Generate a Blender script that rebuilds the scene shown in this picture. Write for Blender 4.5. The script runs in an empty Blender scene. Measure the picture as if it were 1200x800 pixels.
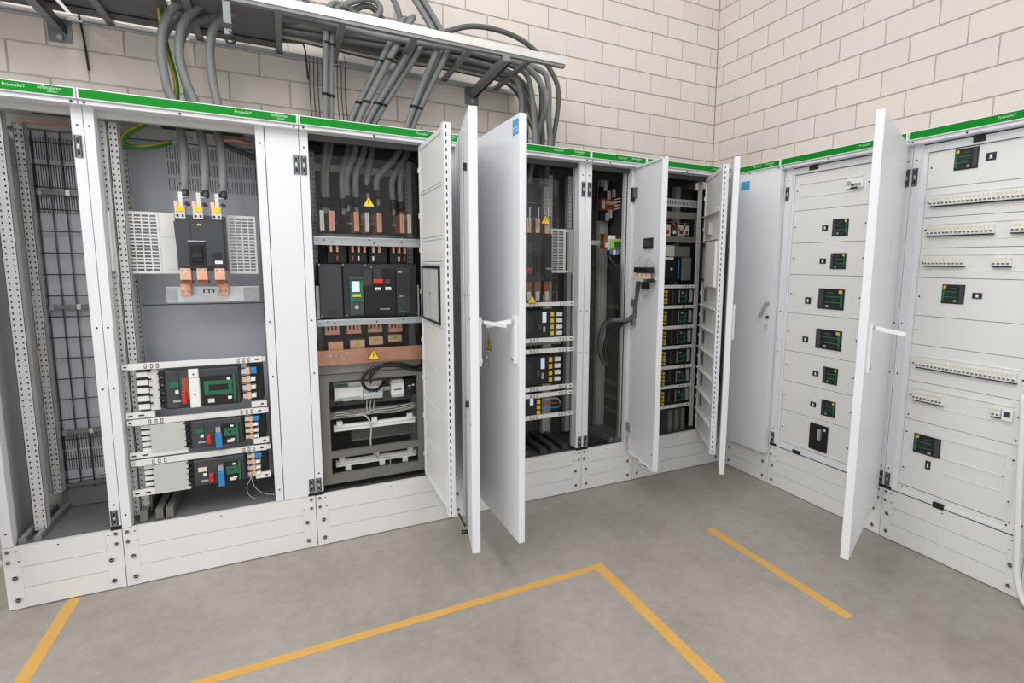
import bpy, bmesh, math, random
from mathutils import Vector, Matrix
random.seed(7)
scn = bpy.context.scene
col = scn.collection
# ------------------------------------------------------------------ camera
camd = bpy.data.cameras.new('camera'); cam = bpy.data.objects.new('camera', camd); col.objects.link(cam)
Rv = Vector((0.89140138, -0.45309234, 0.01053193)); Uv = Vector((0.045816, 0.1132077, 0.99251444)); Fv = Vector((0.45089298, 0.88424621, -0.12167238))
M = Matrix((Rv, Uv, -Fv)).transposed().to_4x4(); M.translation = Vector((-2.89312, -2.89732, 1.49364))
cam.matrix_world = M
camd.sensor_fit = 'HORIZONTAL'; camd.sensor_width = 36.0
camd.lens = 36.0*615.7336/1200
camd.shift_x = -52.7058/1200; camd.shift_y = -15.1858/1200
camd.clip_start = 0.05
scn.camera = cam
# ------------------------------------------------------------------ world, lamps, exposure
w = bpy.data.worlds.new('world'); scn.world = w; w.use_nodes = True
w.node_tree.nodes['Background'].inputs[0].default_value = (0.985, 0.99, 1.0, 1)
w.node_tree.nodes['Background'].inputs[1].default_value = 1.0
def area(name, loc, sx, sy, power, rot=(0, 0, 0), colr=(1, 0.985, 0.965)):
    l = bpy.data.lights.new(name, 'AREA'); l.shape = 'RECTANGLE'; l.size = sx; l.size_y = sy; l.energy = power; l.color = colr
    o = bpy.data.objects.new(name, l); col.objects.link(o); o.location = loc; o.rotation_euler = rot
    return o
area('ceiling_luminaire', (-3.7, -2.2, 3.75), 0.35, 2.4, 24, (math.radians(22), 0, 0))
area('ceiling_luminaire', (-2.1, -1.9, 3.75), 0.35, 2.4, 20, (math.radians(22), 0, 0))
area('ceiling_luminaire', (-5.2, -2.7, 3.75), 0.35, 2.4, 38, (math.radians(20), math.radians(-35), 0))
scn.view_settings.view_transform = 'Standard'; scn.view_settings.look = 'None'
scn.view_settings.gamma = 1.0; scn.view_settings.use_curve_mapping = False
scn.view_settings.exposure = 0.05
# ------------------------------------------------------------------ materials
MATS = {}
def s2l(c):
    c = c/255.0
    return c/12.92 if c <= 0.04045 else ((c+0.055)/1.055)**2.4
def mat(name, rgb, rough=0.5, metal=0.0, noise=0.0, nscale=30.0, emit=0, bump=0.0, spec=0.5, rnd=0.0):
    m = bpy.data.materials.new(name); m.use_nodes = True
    nt = m.node_tree; b = nt.nodes['Principled BSDF']
    lin = tuple(s2l(c) for c in rgb)+(1,)
    b.inputs['Base Color'].default_value = lin; b.inputs['Roughness'].default_value = rough; b.inputs['Metallic'].default_value = metal
    b.inputs['Specular IOR Level'].default_value = spec
    if noise > 0 or rnd > 0:
        hsv = nt.nodes.new('ShaderNodeHueSaturation'); hsv.inputs['Color'].default_value = lin
        tc = nt.nodes.new('ShaderNodeTexCoord'); nz = nt.nodes.new('ShaderNodeTexNoise'); nz.inputs['Scale'].default_value = nscale; nz.inputs['Detail'].default_value = 5
        nt.links.new(tc.outputs['Object'], nz.inputs['Vector'])
        mr = nt.nodes.new('ShaderNodeMapRange'); mr.inputs['To Min'].default_value = 1-noise; mr.inputs['To Max'].default_value = 1+noise
        mr.inputs['From Min'].default_value = 0.25; mr.inputs['From Max'].default_value = 0.75
        nt.links.new(nz.outputs['Fac'], mr.inputs['Value'])
        if rnd > 0:
            oi = nt.nodes.new('ShaderNodeObjectInfo'); m2 = nt.nodes.new('ShaderNodeMapRange'); m2.inputs['To Min'].default_value = 1-rnd; m2.inputs['To Max'].default_value = 1+rnd
            nt.links.new(oi.outputs['Random'], m2.inputs['Value'])
            mm = nt.nodes.new('ShaderNodeMath'); mm.operation = 'MULTIPLY'
            nt.links.new(mr.outputs[0], mm.inputs[0]); nt.links.new(m2.outputs[0], mm.inputs[1]); nt.links.new(mm.outputs[0], hsv.inputs['Value'])
            m3 = nt.nodes.new('ShaderNodeMapRange'); m3.inputs['To Min'].default_value = 0.49; m3.inputs['To Max'].default_value = 0.515
            nt.links.new(oi.outputs['Random'], m3.inputs['Value']); nt.links.new(m3.outputs[0], hsv.inputs['Hue'])
        else:
            nt.links.new(mr.outputs[0], hsv.inputs['Value'])
        nt.links.new(hsv.outputs[0], b.inputs['Base Color'])
        if bump > 0:
            bp = nt.nodes.new('ShaderNodeBump'); bp.inputs['Strength'].default_value = bump; bp.inputs['Distance'].default_value = 0.002
            nt.links.new(nz.outputs['Fac'], bp.inputs['Height']); nt.links.new(bp.outputs[0], b.inputs['Normal'])
    if emit:
        b.inputs['Emission Color'].default_value = lin; b.inputs['Emission Strength'].default_value = emit
    MATS[name] = m
    return m
mat('white', (230, 231, 234), 0.38, noise=0.012, nscale=3)
mat('plate', (228, 227, 224), 0.45, noise=0.012, nscale=3)
mat('plinth', (230, 229, 228), 0.45, noise=0.02, nscale=5)
mat('green', (0, 132, 30), 0.55, noise=0.02, spec=0.2)
mat('textwhite', (205, 228, 205), 0.5)
mat('galv', (176, 180, 183), 0.42, metal=0.35, noise=0.08, nscale=40)
mat('steel', (205, 208, 210), 0.3, metal=0.7, noise=0.15, nscale=25)
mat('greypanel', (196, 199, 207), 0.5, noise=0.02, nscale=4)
mat('greyside', (196, 196, 193), 0.5, noise=0.02, nscale=4)
mat('upright', (204, 204, 203), 0.45, metal=0.1, noise=0.04, nscale=20)
mat('shadedpanel', (76, 74, 72), 0.55, noise=0.06, nscale=8)  # panel grey with the shade of the deep interiors put into its colour
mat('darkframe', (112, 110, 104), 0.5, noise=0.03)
mat('shadowbox', (34, 34, 34), 0.7, noise=0.05)  # near-black, paints the shade inside post channels and behind slots
mat('black', (22, 22, 23), 0.45, noise=0.05)
mat('rubber', (14, 14, 15), 0.6, noise=0.05)
mat('breaker', (62, 64, 69), 0.45, noise=0.04, nscale=20)
mat('acbgrey', (52, 53, 57), 0.42, noise=0.04, nscale=20)
mat('breaker2', (38, 39, 42), 0.4, noise=0.04, nscale=20)
mat('copper', (238, 176, 148), 0.34, metal=0.3, noise=0.10, nscale=18)
mat('copperlight', (238, 200, 172), 0.3, metal=0.3, noise=0.08, nscale=18)
mat('copperbrown', (150, 92, 66), 0.4, metal=0.4, noise=0.12, nscale=18)
mat('tin', (222, 220, 214), 0.3, metal=0.4, noise=0.08)
mat('cable', (118, 121, 120), 0.5, noise=0.05, nscale=10)
mat('cabledark', (88, 91, 88), 0.5, noise=0.06, nscale=10)
mat('cableblack', (24, 24, 26), 0.4, noise=0.04)
mat('wiregrey', (175, 173, 166), 0.5, noise=0.04)
mat('peyellow', (212, 190, 60), 0.45, noise=0.04)
mat('pegreen', (60, 140, 50), 0.45, noise=0.04)
mat('yellow', (245, 205, 30), 0.45, noise=0.02)
mat('yellowtag', (225, 195, 60), 0.5, noise=0.04)
mat('red', (205, 45, 40), 0.4, noise=0.03)
mat('blue', (50, 130, 195), 0.4, noise=0.03)
mat('bluelabel', (75, 160, 205), 0.5, noise=0.02)
mat('devgreen', (34, 108, 72), 0.4, noise=0.04)
mat('limegreen', (165, 205, 70), 0.4, noise=0.04)
mat('amber', (150, 85, 55), 0.25, noise=0.04)
mat('screen', (205, 225, 245), 0.2, noise=0.02, emit=0.25)
mat('tagwhite', (238, 238, 236), 0.45, noise=0.02)
mat('cream', (226, 222, 204), 0.5, noise=0.03)
mat('traydark', (104, 106, 108), 0.5, metal=0.3, noise=0.08, nscale=15)
mat('tape', (214, 166, 86), 0.55, noise=0.05, nscale=14)
mat('block', (226, 217, 209), 0.85, noise=0.025, nscale=5, rnd=0.02, bump=0.15)
mat('mortar', (192, 183, 175), 0.9, noise=0.04, nscale=30)
mat('laddergrey', (132, 134, 136), 0.45, metal=0.3, noise=0.08, nscale=30)
mat('wiredark', (92, 92, 92), 0.45, metal=0.3, noise=0.05)
mat('hingemetal', (126, 133, 136), 0.4, metal=0.4, noise=0.15, nscale=60)
mat('basegrey', (120, 120, 122), 0.6, noise=0.04)
mat('darkblue', (30, 36, 52), 0.35, noise=0.03)
mat('paleyellow', (226, 218, 158), 0.5, noise=0.03)
mat('meterdark', (58, 62, 66), 0.25, noise=0.03)
# floor: mottled sealed concrete
m = bpy.data.materials.new('concrete'); m.use_nodes = True; nt = m.node_tree; b = nt.nodes['Principled BSDF']
tc = nt.nodes.new('ShaderNodeTexCoord')
n1 = nt.nodes.new('ShaderNodeTexNoise'); n1.inputs['Scale'].default_value = 1.1; n1.inputs['Detail'].default_value = 6
n2 = nt.nodes.new('ShaderNodeTexNoise'); n2.inputs['Scale'].default_value = 14; n2.inputs['Detail'].default_value = 8; n2.inputs['Roughness'].default_value = 0.7
n3 = nt.nodes.new('ShaderNodeTexNoise'); n3.inputs['Scale'].default_value = 130; n3.inputs['Detail'].default_value = 3
for n in (n1, n2, n3): nt.links.new(tc.outputs['Object'], n.inputs['Vector'])
a1 = nt.nodes.new('ShaderNodeMath'); a1.operation = 'MULTIPLY_ADD'; a1.inputs[1].default_value = 0.5
nt.links.new(n2.outputs['Fac'], a1.inputs[0]); nt.links.new(n1.outputs['Fac'], a1.inputs[2])
a2 = nt.nodes.new('ShaderNodeMath'); a2.operation = 'MULTIPLY_ADD'; a2.inputs[1].default_value = 0.22
nt.links.new(n3.outputs['Fac'], a2.inputs[0]); nt.links.new(a1.outputs[0], a2.inputs[2])
cr = nt.nodes.new('ShaderNodeValToRGB'); cr.color_ramp.elements[0].position = 0.62; cr.color_ramp.elements[1].position = 1.08
cr.color_ramp.elements[0].color = tuple(s2l(c) for c in (140, 134, 126))+(1,); cr.color_ramp.elements[1].color = tuple(s2l(c) for c in (171, 165, 156))+(1,)
nt.links.new(a2.outputs[0], cr.inputs[0]); nt.links.new(cr.outputs[0], b.inputs['Base Color'])
b.inputs['Roughness'].default_value = 0.55
MATS['concrete'] = m
# clear acrylic cover, slightly smoky
m = bpy.data.materials.new('acrylic'); m.use_nodes = True; nt = m.node_tree
for n in list(nt.nodes): nt.nodes.remove(n)
out = nt.nodes.new('ShaderNodeOutputMaterial'); mx = nt.nodes.new('ShaderNodeMixShader'); tr = nt.nodes.new('ShaderNodeBsdfTransparent'); gl = nt.nodes.new('ShaderNodeBsdfGlossy')
fr = nt.nodes.new('ShaderNodeFresnel'); fr.inputs['IOR'].default_value = 1.3
tr.inputs[0].default_value = (0.93, 0.93, 0.92, 1); gl.inputs['Roughness'].default_value = 0.03
nt.links.new(fr.outputs[0], mx.inputs[0]); nt.links.new(tr.outputs[0], mx.inputs[1]); nt.links.new(gl.outputs[0], mx.inputs[2]); nt.links.new(mx.outputs[0], out.inputs[0])
MATS['acrylic'] = m
# ------------------------------------------------------------------ mesh builder
def catmull(pts, n=8):
    P = [Vector(p) for p in pts]
    if len(P) < 3: return P
    P = [P[0]*2-P[1]]+P+[P[-1]*2-P[-2]]
    o = []
    for i in range(1, len(P)-2):
        a, b_, c, d = P[i-1:i+3]
        for k in range(n):
            t = k/n
            o.append(0.5*((2*b_)+(c-a)*t+(2*a-5*b_+4*c-d)*t*t+(3*b_-a-3*c+d)*t**3))
    o.append(P[-2]); return o
class MB:
    def __init__(s): s.v = []; s.f = []; s.mi = []; s.mats = []; s.sm = []
    def slot(s, m):
        if m not in s.mats: s.mats.append(m)
        return s.mats.index(m)
    def face(s, idx, m, smooth=False): s.f.append(tuple(idx)); s.mi.append(s.slot(m)); s.sm.append(smooth)
    def box(s, x0, x1, y0, y1, z0, z1, m, c=0.0):
        x0, x1 = min(x0, x1), max(x0, x1); y0, y1 = min(y0, y1), max(y0, y1); z0, z1 = min(z0, z1), max(z0, z1)
        n = len(s.v)
        if c <= 0:
            s.v += [(x0, y0, z0), (x1, y0, z0), (x1, y1, z0), (x0, y1, z0), (x0, y0, z1), (x1, y0, z1), (x1, y1, z1), (x0, y1, z1)]
            for q in ((0, 3, 2, 1), (4, 5, 6, 7), (0, 1, 5, 4), (1, 2, 6, 5), (2, 3, 7, 6), (3, 0, 4, 7)): s.face([n+i for i in q], m)
        else:  # front (y0) chamfered
            s.v += [(x0, y0+c, z0), (x1, y0+c, z0), (x1, y1, z0), (x0, y1, z0), (x0, y0+c, z1), (x1, y0+c, z1), (x1, y1, z1), (x0, y1, z1),
                    (x0+c, y0, z0+c), (x1-c, y0, z0+c), (x1-c, y0, z1-c), (x0+c, y0, z1-c)]
            for q in ((0, 3, 2, 1), (4, 5, 6, 7), (1, 2, 6, 5), (2, 3, 7, 6), (3, 0, 4, 7), (8, 9, 10, 11), (0, 1, 9, 8), (1, 5, 10, 9), (5, 4, 11, 10), (4, 0, 8, 11)): s.face([n+i for i in q], m)
        return s
    def obox(s, c, ax, ay, az, hx, hy, hz, m):   # oriented box: centre, unit axes, half sizes
        c = Vector(c); ax = Vector(ax).normalized(); ay = Vector(ay).normalized(); az = Vector(az).normalized(); n = len(s.v)
        for i, j, k in ((-1, -1, -1), (1, -1, -1), (1, 1, -1), (-1, 1, -1), (-1, -1, 1), (1, -1, 1), (1, 1, 1), (-1, 1, 1)):
            s.v.append(tuple(c+ax*hx*i+ay*hy*j+az*hz*k))
        for q in ((0, 3, 2, 1), (4, 5, 6, 7), (0, 1, 5, 4), (1, 2, 6, 5), (2, 3, 7, 6), (3, 0, 4, 7)): s.face([n+i for i in q], m)
        return s
    def bar(s, p0, p1, wd, ht, m, up=(0, 0, 1)):
        p0 = Vector(p0); p1 = Vector(p1); d = (p1-p0); L = d.length; d.normalize(); sd = d.cross(Vector(up)).normalized(); u = sd.cross(d)
        return s.obox((p0+p1)/2, d, sd, u, L/2, wd/2, ht/2, m)
    def tube(s, pts, r, m, n=8, sub=6, smooth=True):
        P = catmull(pts, sub) if len(pts) > 2 else [Vector(p) for p in pts]
        base = len(s.v); prev = None
        for i, p in enumerate(P):
            t = (P[min(i+1, len(P)-1)]-P[max(i-1, 0)]).normalized()
            if prev is None:
                a = Vector((1, 0, 0)) if abs(t.x) < 0.8 else Vector((0, 1, 0)); u = t.cross(a).normalized()
            else:
                u = (prev-t*prev.dot(t)).normalized()
            prev = u; w_ = t.cross(u)
            for k in range(n):
                a = 2*math.pi*k/n; s.v.append(tuple(p+(u*math.cos(a)+w_*math.sin(a))*r))
        for i in range(len(P)-1):
            for k in range(n):
                a = base+i*n+k; b_ = base+i*n+(k+1) % n; s.face((a, b_, b_+n, a+n), m, smooth)
        s.face([base+k for k in range(n)][::-1], m); s.face([base+(len(P)-1)*n+k for k in range(n)], m)
        return s
    def cyl(s, p0, p1, r, m, n=12): return s.tube([p0, p1], r, m, n)
    def prism(s, poly, y0, y1, m):     # poly in x,z; extruded along y
        n = len(s.v); k = len(poly)
        s.v += [(x, y0, z) for x, z in poly]+[(x, y1, z) for x, z in poly]
        s.face(range(n, n+k), m); s.face([n+k+i for i in range(k)][::-1], m)
        for i in range(k):
            j = (i+1) % k; s.face((n+j, n+i, n+k+i, n+k+j), m)
        return s
    def grid(s, us, vs, hole, fn, m, th=0.002):
        # plate with real cut-outs: us, vs sorted coordinates; hole(i,j) True leaves the cell open; fn(u,v,d)->xyz
        n = len(s.v); nu = len(us); nv = len(vs)
        for d in (0, th):
            for v in vs:
                for u in us: s.v.append(fn(u, v, d))
        A = lambda i, j, k: n+k*nu*nv+j*nu+i
        for j in range(nv-1):
            for i in range(nu-1):
                if hole(i, j):
                    for (a, b_) in (((i, j), (i+1, j)), ((i+1, j), (i+1, j+1)), ((i+1, j+1), (i, j+1)), ((i, j+1), (i, j))):
                        s.face((A(*a, 0), A(*b_, 0), A(*b_, 1), A(*a, 1)), m)
                else:
                    s.face((A(i, j, 0), A(i+1, j, 0), A(i+1, j+1, 0), A(i, j+1, 0)), m)
        return s
    def perf(s, u0, u1, v0, v1, cols, pitch, hw, hh, fn, m, off=0.0):
        us = [u0]
        for c in cols: us += [c-hw/2, c+hw/2]
        us += [u1]; vs = [v0]; v = v0+pitch/2+off
        while v+hh/2 < v1-0.003: vs += [v-hh/2, v+hh/2]; v += pitch
        vs.append(v1)
        return s.grid(us, vs, lambda i, j: i % 2 == 1 and j % 2 == 1, fn, m)
    def mesh(s, name, off=(0, 0, 0)):
        me = bpy.data.meshes.new(name); o = Vector(off)
        me.from_pydata([tuple(Vector(v)-o) for v in s.v], [], s.f)
        for mm in s.mats: me.materials.append(MATS[mm])
        me.polygons.foreach_set('material_index', s.mi); me.polygons.foreach_set('use_smooth', s.sm); me.update()
        return me
# ------------------------------------------------------------------ objects
def link(name, me, parent=None, loc=None, rot=None):
    o = bpy.data.objects.new(name, me); col.objects.link(o)
    if parent is not None: o.parent = parent
    if loc is not None: o.location = loc
    if rot is not None: o.rotation_euler = rot
    return o
ORG = {}
def thing(name, label, cat, org, row='B', group=None):
    # an Empty at the thing's base; org in row coordinates (x along the row, y into the row, z up)
    o = bpy.data.objects.new(name, None); col.objects.link(o); o.empty_display_size = 0.05
    if row == 'B': o.location = org
    else: o.location = (org[1], -org[0], org[2]); o.rotation_euler = (0, 0, -math.pi/2)
    o['label'] = label; o['category'] = cat
    if group: o['group'] = group
    ORG[o.name] = Vector(org)
    return o
def part(name, mb, parent, label=None, org=None):
    if org is None: org = ORG.get(parent.name, Vector((0, 0, 0)))
    o = link(name, mb.mesh(name, org), parent)
    ORG[o.name] = Vector(org)
    if label: o['label'] = label
    return o
def single(name, mb, label, cat, org, row='B', group=None):
    o = link(name, mb.mesh(name, org))
    if row == 'B': o.location = org
    else: o.location = (org[1], -org[0], org[2]); o.rotation_euler = (0, 0, -math.pi/2)
    o['label'] = label; o['category'] = cat
    if group: o['group'] = group
    ORG[o.name] = Vector(org)
    return o
def B(*a, **k): return MB().box(*a, **k)
def struct(o): o['kind'] = 'structure'; return o
_txt = {}
def textmesh(body, width, mname, key):
    if key in _txt: return _txt[key]
    cu = bpy.data.curves.new('lettering', 'FONT'); cu.body = body; cu.size = 1.0; cu.extrude = 0.0; cu.resolution_u = 2
    to = bpy.data.objects.new('lettering', cu); col.objects.link(to)
    dg = bpy.context.evaluated_depsgraph_get(); me = bpy.data.meshes.new_from_object(to.evaluated_get(dg))
    col.objects.unlink(to); bpy.data.objects.remove(to)
    xs = [v.co.x for v in me.vertices]; s = width/(max(xs)-min(xs)); x0 = min(xs)
    for v in me.vertices: v.co = Vector(((v.co.x-x0)*s, 0, v.co.y*s))
    me.materials.clear(); me.materials.append(MATS[mname]); _txt[key] = me
    return me
def text(body, width, x, y, z, parent, mname='textwhite'):
    o = link('lettering', textmesh(body, width, mname, (body, width, mname)), parent)
    o.location = Vector((x, y, z))-ORG[parent.name]
    return o
# ------------------------------------------------------------------ the setting
WY, WX = 0.61, 0.3636
fl = struct(link('floor', B(-7, 3, -7, 1.2, -0.1, 0, 'concrete').mesh('floor')))
PX, PZ, Z0 = 0.298, 0.1505, 2.366
wb = struct(link('wall_back', B(-5.2, WX+0.25, WY+0.006, WY+0.25, 0, Z0+11*PZ, 'mortar').mesh('wall_back')))
wr = struct(link('wall_right', B(WX+0.006, WX+0.25, -3.4, WY+0.006, 0, Z0+11*PZ, 'mortar').mesh('wall_right')))
_bm = {}
def brickmesh(w_):
    k = round(w_, 3)
    if k not in _bm:
        mb = MB(); mb.box(0, k, 0, 0.03, 0, PZ-0.008, 'block', c=0.002); _bm[k] = mb.mesh('brick')
    return _bm[k]
for k in range(-1, 11):
    z = Z0+k*PZ+0.004
    xs = [-0.75+(0.149 if k % 2 else 0)+n*PX for n in range(-15, 6)]
    xs = [x for x in xs if -5.2 < x < WX-0.02]+[WX]
    for a, b_ in zip(xs[:-1], xs[1:]):
        link('brick', brickmesh(b_-a-0.008), wb, (a+0.004, WY, z))
    ys = [0.953-(0.0 if k % 2 == 0 else 0.149)+n*PX for n in range(-6, 9)]
    ys = [-WY]+[y for y in ys if -WY+0.02 < y < 3.4]
    for a, b_ in zip(ys[:-1], ys[1:]):
        link('brick', brickmesh(b_-a-0.008), wr, (WX, -(a+0.004), z), (0, 0, -math.pi/2))
# floor marking tape
def tape(label, poly):
    mb = MB(); n = len(poly)
    mb.v = [(x, y, 0.0008) for x, y in poly]+[(x, y, 0.0) for x, y in poly]
    mb.face(range(n), 'tape')
    for i in range(n): j = (i+1) % n; mb.face((i, n+i, n+j, j), 'tape')
    o = single('floor_tape', mb, label, 'floor tape', (poly[0][0], poly[0][1], 0), group='yellow tape lines on the floor')
tape('L-shaped yellow tape line with a corner in the middle of the floor', [(-1.552, -0.788), (-4.4, -0.788), (-4.4, -0.830), (-1.606, -0.830), (-1.606, -2.6), (-1.552, -2.6)])
tape('short straight yellow tape line on the floor before the right-hand cabinets', [(-0.785, -0.76), (-0.835, -0.76), (-0.835, -1.612), (-0.785, -1.612)])
tape('yellow tape line running away from the leftmost cabinet plinth', [(-3.78, -0.002), (-3.83, -0.002), (-3.83, -0.786), (-3.78, -0.786)])
# ------------------------------------------------------------------ cubicles
H, HP, ZB, D = 2.1745, 0.2818, 2.1135, 0.058
ZD0, ZD1 = 0.22, 2.116
def boltmesh(r):
    key = ('bolt', r)
    if key not in _txt:
        mb = MB(); mb.cyl((0, 0.001, 0), (0, -0.004, 0), r, 'tin', 10); mb.cyl((0, 0, 0), (0, -0.0055, 0), r*0.72, 'black', 8); mb.box(-r*0.5, r*0.5, -0.0062, -0.005, -r*0.12, r*0.12, 'galv')
        _txt[key] = mb.mesh('bolt')
    return _txt[key]
def bolts(parent, pts, r=0.011, name='bolt'):
    for (x, y, z) in pts: link(name, boltmesh(r), parent, Vector((x, y, z))-ORG[parent.name])
def dotmesh(r):
    key = ('dot', r)
    if key not in _txt:
        mb = MB(); mb.cyl((0, 0.002, 0), (0, -0.0012, 0), r, 'black', 8); _txt[key] = mb.mesh('screw')
    return _txt[key]
def screws(parent, pts, r=0.004):
    for (x, y, z) in pts: link('screw', dotmesh(r), parent, Vector((x, y, z))-ORG[parent.name])
def hingeplate(parent, x0, x1, z0, z1, y=0.0):
    cx = (x0+x1)/2
    mb = B(x0, x1, y-0.004, y+0.002, z0, z1, 'hingemetal').box(x0+0.001, x0+0.006, y-0.006, y-0.003, z0+0.002, z1-0.002, 'breaker').box(x1-0.006, x1-0.001, y-0.006, y-0.003, z0+0.002, z1-0.002, 'breaker')
    mb.box(cx-0.004, cx+0.004, y-0.0055, y-0.003, z0+0.012, z0+0.03, 'black').box(cx-0.004, cx+0.004, y-0.0055, y-0.003, z1-0.03, z1-0.012, 'black').box(cx-0.004, cx+0.004, y-0.006, y-0.003, (z0+z1)/2-0.008, (z0+z1)/2+0.008, 'steel')
    return part('hinge_plate', mb, parent)
def cubicle(x0, x1, label, row='B', depth=0.42, posts=(), inside='greypanel', roof='greyside', logo=True, left=None, right=None, back=True):
    t = thing('switchboard_cubicle', label, 'cubicle', (x0, 0, 0), row, 'white switchboard cubicles')
    # plinth: three boards each, frame behind
    zz = [0.004, 0.0945, 0.188, HP]
    for i in range(3): part('plinth_board', B(x0+0.0575, x1-0.0615, 0, 0.02, zz[i]+0.0010, zz[i+1]-0.0010, 'plinth', c=0.0005), t)
    part('plinth_corner', B(x0+0.0015, x0+0.0572, 0, 0.02, 0.004, HP-0.0012, 'plinth', c=0.0003), t); part('plinth_corner', B(x1-0.0612, x1-0.0015, 0, 0.02, 0.004, HP-0.0012, 'plinth', c=0.0003), t)
    part('plinth_frame', B(x0+0.002, x1-0.002, 0.02, depth, 0.0, HP-0.012, 'plinth'), t)
    bolts(t, [(x0+0.036, 0, 0.045), (x0+0.034, 0, 0.145), (x1-0.042, 0, 0.045), (x1-0.045, 0, 0.145)], 0.0128)
    bolts(t, [(x0+0.018, 0, 0.265), (x0+0.018, 0, 0.218), (x1-0.022, 0, 0.265), (x1-0.022, 0, 0.218)], 0.0095)
    screws(t, [((x0+x1)/2-0.02, 0, 0.262), (x0+0.045, 0, 0.262), (x0+0.05, 0, 0.215), (x1-0.05, 0, 0.262), (x1-0.055, 0, 0.215)], 0.0032)
    # posts: (left x, right x, hinge plates?)
    for (xa, xb, hg) in posts:
        zl = 0.299 if hg and xb-xa < 0.06 else HP+0.001
        part('front_post', MB().box(xa+0.0008, xb-0.0008, 0.0, 0.05, zl, ZB+0.001, 'white', c=0.0015), t)
        xm = (xa+xb)/2
        if hg: part('post_gap_shade', B(max(xa, hg-0.020), min(xb, hg+0.020), -0.001, 0.045, HP-0.0005, 0.2985, 'black') if zl > 0.29 else B(hg-0.018, min(xb, hg+0.018), -0.001, 0.001, HP+0.002, 0.297, 'black'), t)  # black block stands for the shaded gap under the post
        if xb-xa < 0.06: screws(t, [(xm, 0, 0.345 if not hg else 0.40), (xm, 0, 0.93), (xm, 0, 1.20), (xm, 0, 2.04)], 0.0042)
        if hg:
            hingeplate(t, hg-0.013, hg+0.013, 1.91, 2.0); hingeplate(t, hg-0.013, hg+0.013, 0.303, 0.375)
    # head band
    bd = part('head_band', B(x0+0.0015, x1-0.0015, -D, 0.0, 2.131, H, 'white', c=0.002), t)
    part('band_lip', B(x0+0.0015, x1-0.0015, -D+0.012, 0.03, ZB, 2.131, 'white', c=0.002), t)
    gs = part('green_strip', B(x0+0.008, x1-0.008, -D-0.0012, -D+0.001, 2.1365, 2.1705, 'green'), bd)
    screws(t, [(x0+0.02, -D+0.012, 2.122), (x1-0.02, -D+0.012, 2.122), ((x0+x1)/2-0.06, -D+0.012, 2.121)], 0.005)
    if logo:
        text('Schneider', 0.072, x1-0.115, -D-0.0018, 2.1545, bd); text('Electric', 0.030, x1-0.085, -D-0.0018, 2.1445, bd)
        if x1-x0 > 0.3: text('PrismaSeT', 0.066, x1-0.255 if x1-x0 > 0.45 else x1-0.215, -D-0.0018, 2.1505, bd)
    # shell
    part('roof_panel', B(x0+0.002, x1-0.002, 0.031, depth, 2.1345, 2.15, roof), t)
    part('roof_beam', B(x0+0.002, x1-0.002, 0.031, 0.06, 2.085, 2.134, roof), t); part('roof_beam', B(x0+0.002, x1-0.002, depth-0.03, depth-0.002, 2.08, 2.134, roof), t)
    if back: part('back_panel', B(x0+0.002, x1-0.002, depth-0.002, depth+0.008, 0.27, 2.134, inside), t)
    part('base_shade_sheet', B(x0+0.002, x1-0.002, 0.03, depth-0.003, HP-0.011, HP-0.006, 'basegrey' if inside == 'greypanel' else inside), t)  # no real floor; sheet coloured to stand for the dark base
    if left: part('side_panel', B(x0+0.002, x0+0.008, 0.051, depth-0.003, HP-0.005, 2.08, left), t)  # dark ones are added partitions keeping interiors dark
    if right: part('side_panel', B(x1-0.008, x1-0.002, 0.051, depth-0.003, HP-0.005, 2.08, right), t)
    return t
def upright(t, x0, x1, y0, y1, z0, z1, cols=2, m='upright', pitch=0.025, hh=0.009):
    mb = MB(); wd = x1-x0
    cs = [x0+wd*(i+0.5)/cols for i in range(cols)] if cols > 1 else [(x0+x1)/2]
    mb.perf(x0, x1, z0, z1, cs, pitch, min(0.0055, wd/cols*0.4), hh*0.9, lambda u, v, d: (u, y0+d, v), m)
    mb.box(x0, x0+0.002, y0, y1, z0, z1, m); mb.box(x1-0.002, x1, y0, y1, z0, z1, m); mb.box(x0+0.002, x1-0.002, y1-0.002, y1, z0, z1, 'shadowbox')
    return part('perforated_upright', mb, t)
def side_upright(t, x, y0, y1, z0, z1, s=1, m='upright', pitch=0.025):   # perforated face turned to +x (s=1) or -x
    mb = MB()
    mb.perf(y0, y1, z0, z1, [y0+(y1-y0)*0.3, y0+(y1-y0)*0.7], pitch, 0.0055, 0.008, lambda u, v, d: (x-s*d, u, v), m)
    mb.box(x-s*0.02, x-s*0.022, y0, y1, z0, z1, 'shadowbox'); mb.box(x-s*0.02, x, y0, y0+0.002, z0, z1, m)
    return part('perforated_upright', mb, t)
def slots(x0, x1, z0, z1, y, ncol, nrow, hw, hh, m, th=0.002, margin=(0.01, 0.01)):
    mb = MB(); us = [x0]; vs = [z0]
    for i in range(ncol):
        c = x0+margin[0]+(x1-x0-2*margin[0])*(i+0.5)/ncol; us += [c-hw/2, c+hw/2]
    for j in range(nrow):
        c = z0+margin[1]+(z1-z0-2*margin[1])*(j+0.5)/nrow; vs += [c-hh/2, c+hh/2]
    us.append(x1); vs.append(z1)
    return mb.grid(us, vs, lambda i, j: i % 2 == 1 and j % 2 == 1, lambda u, v, d: (u, y+d, v), m, th)
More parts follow.
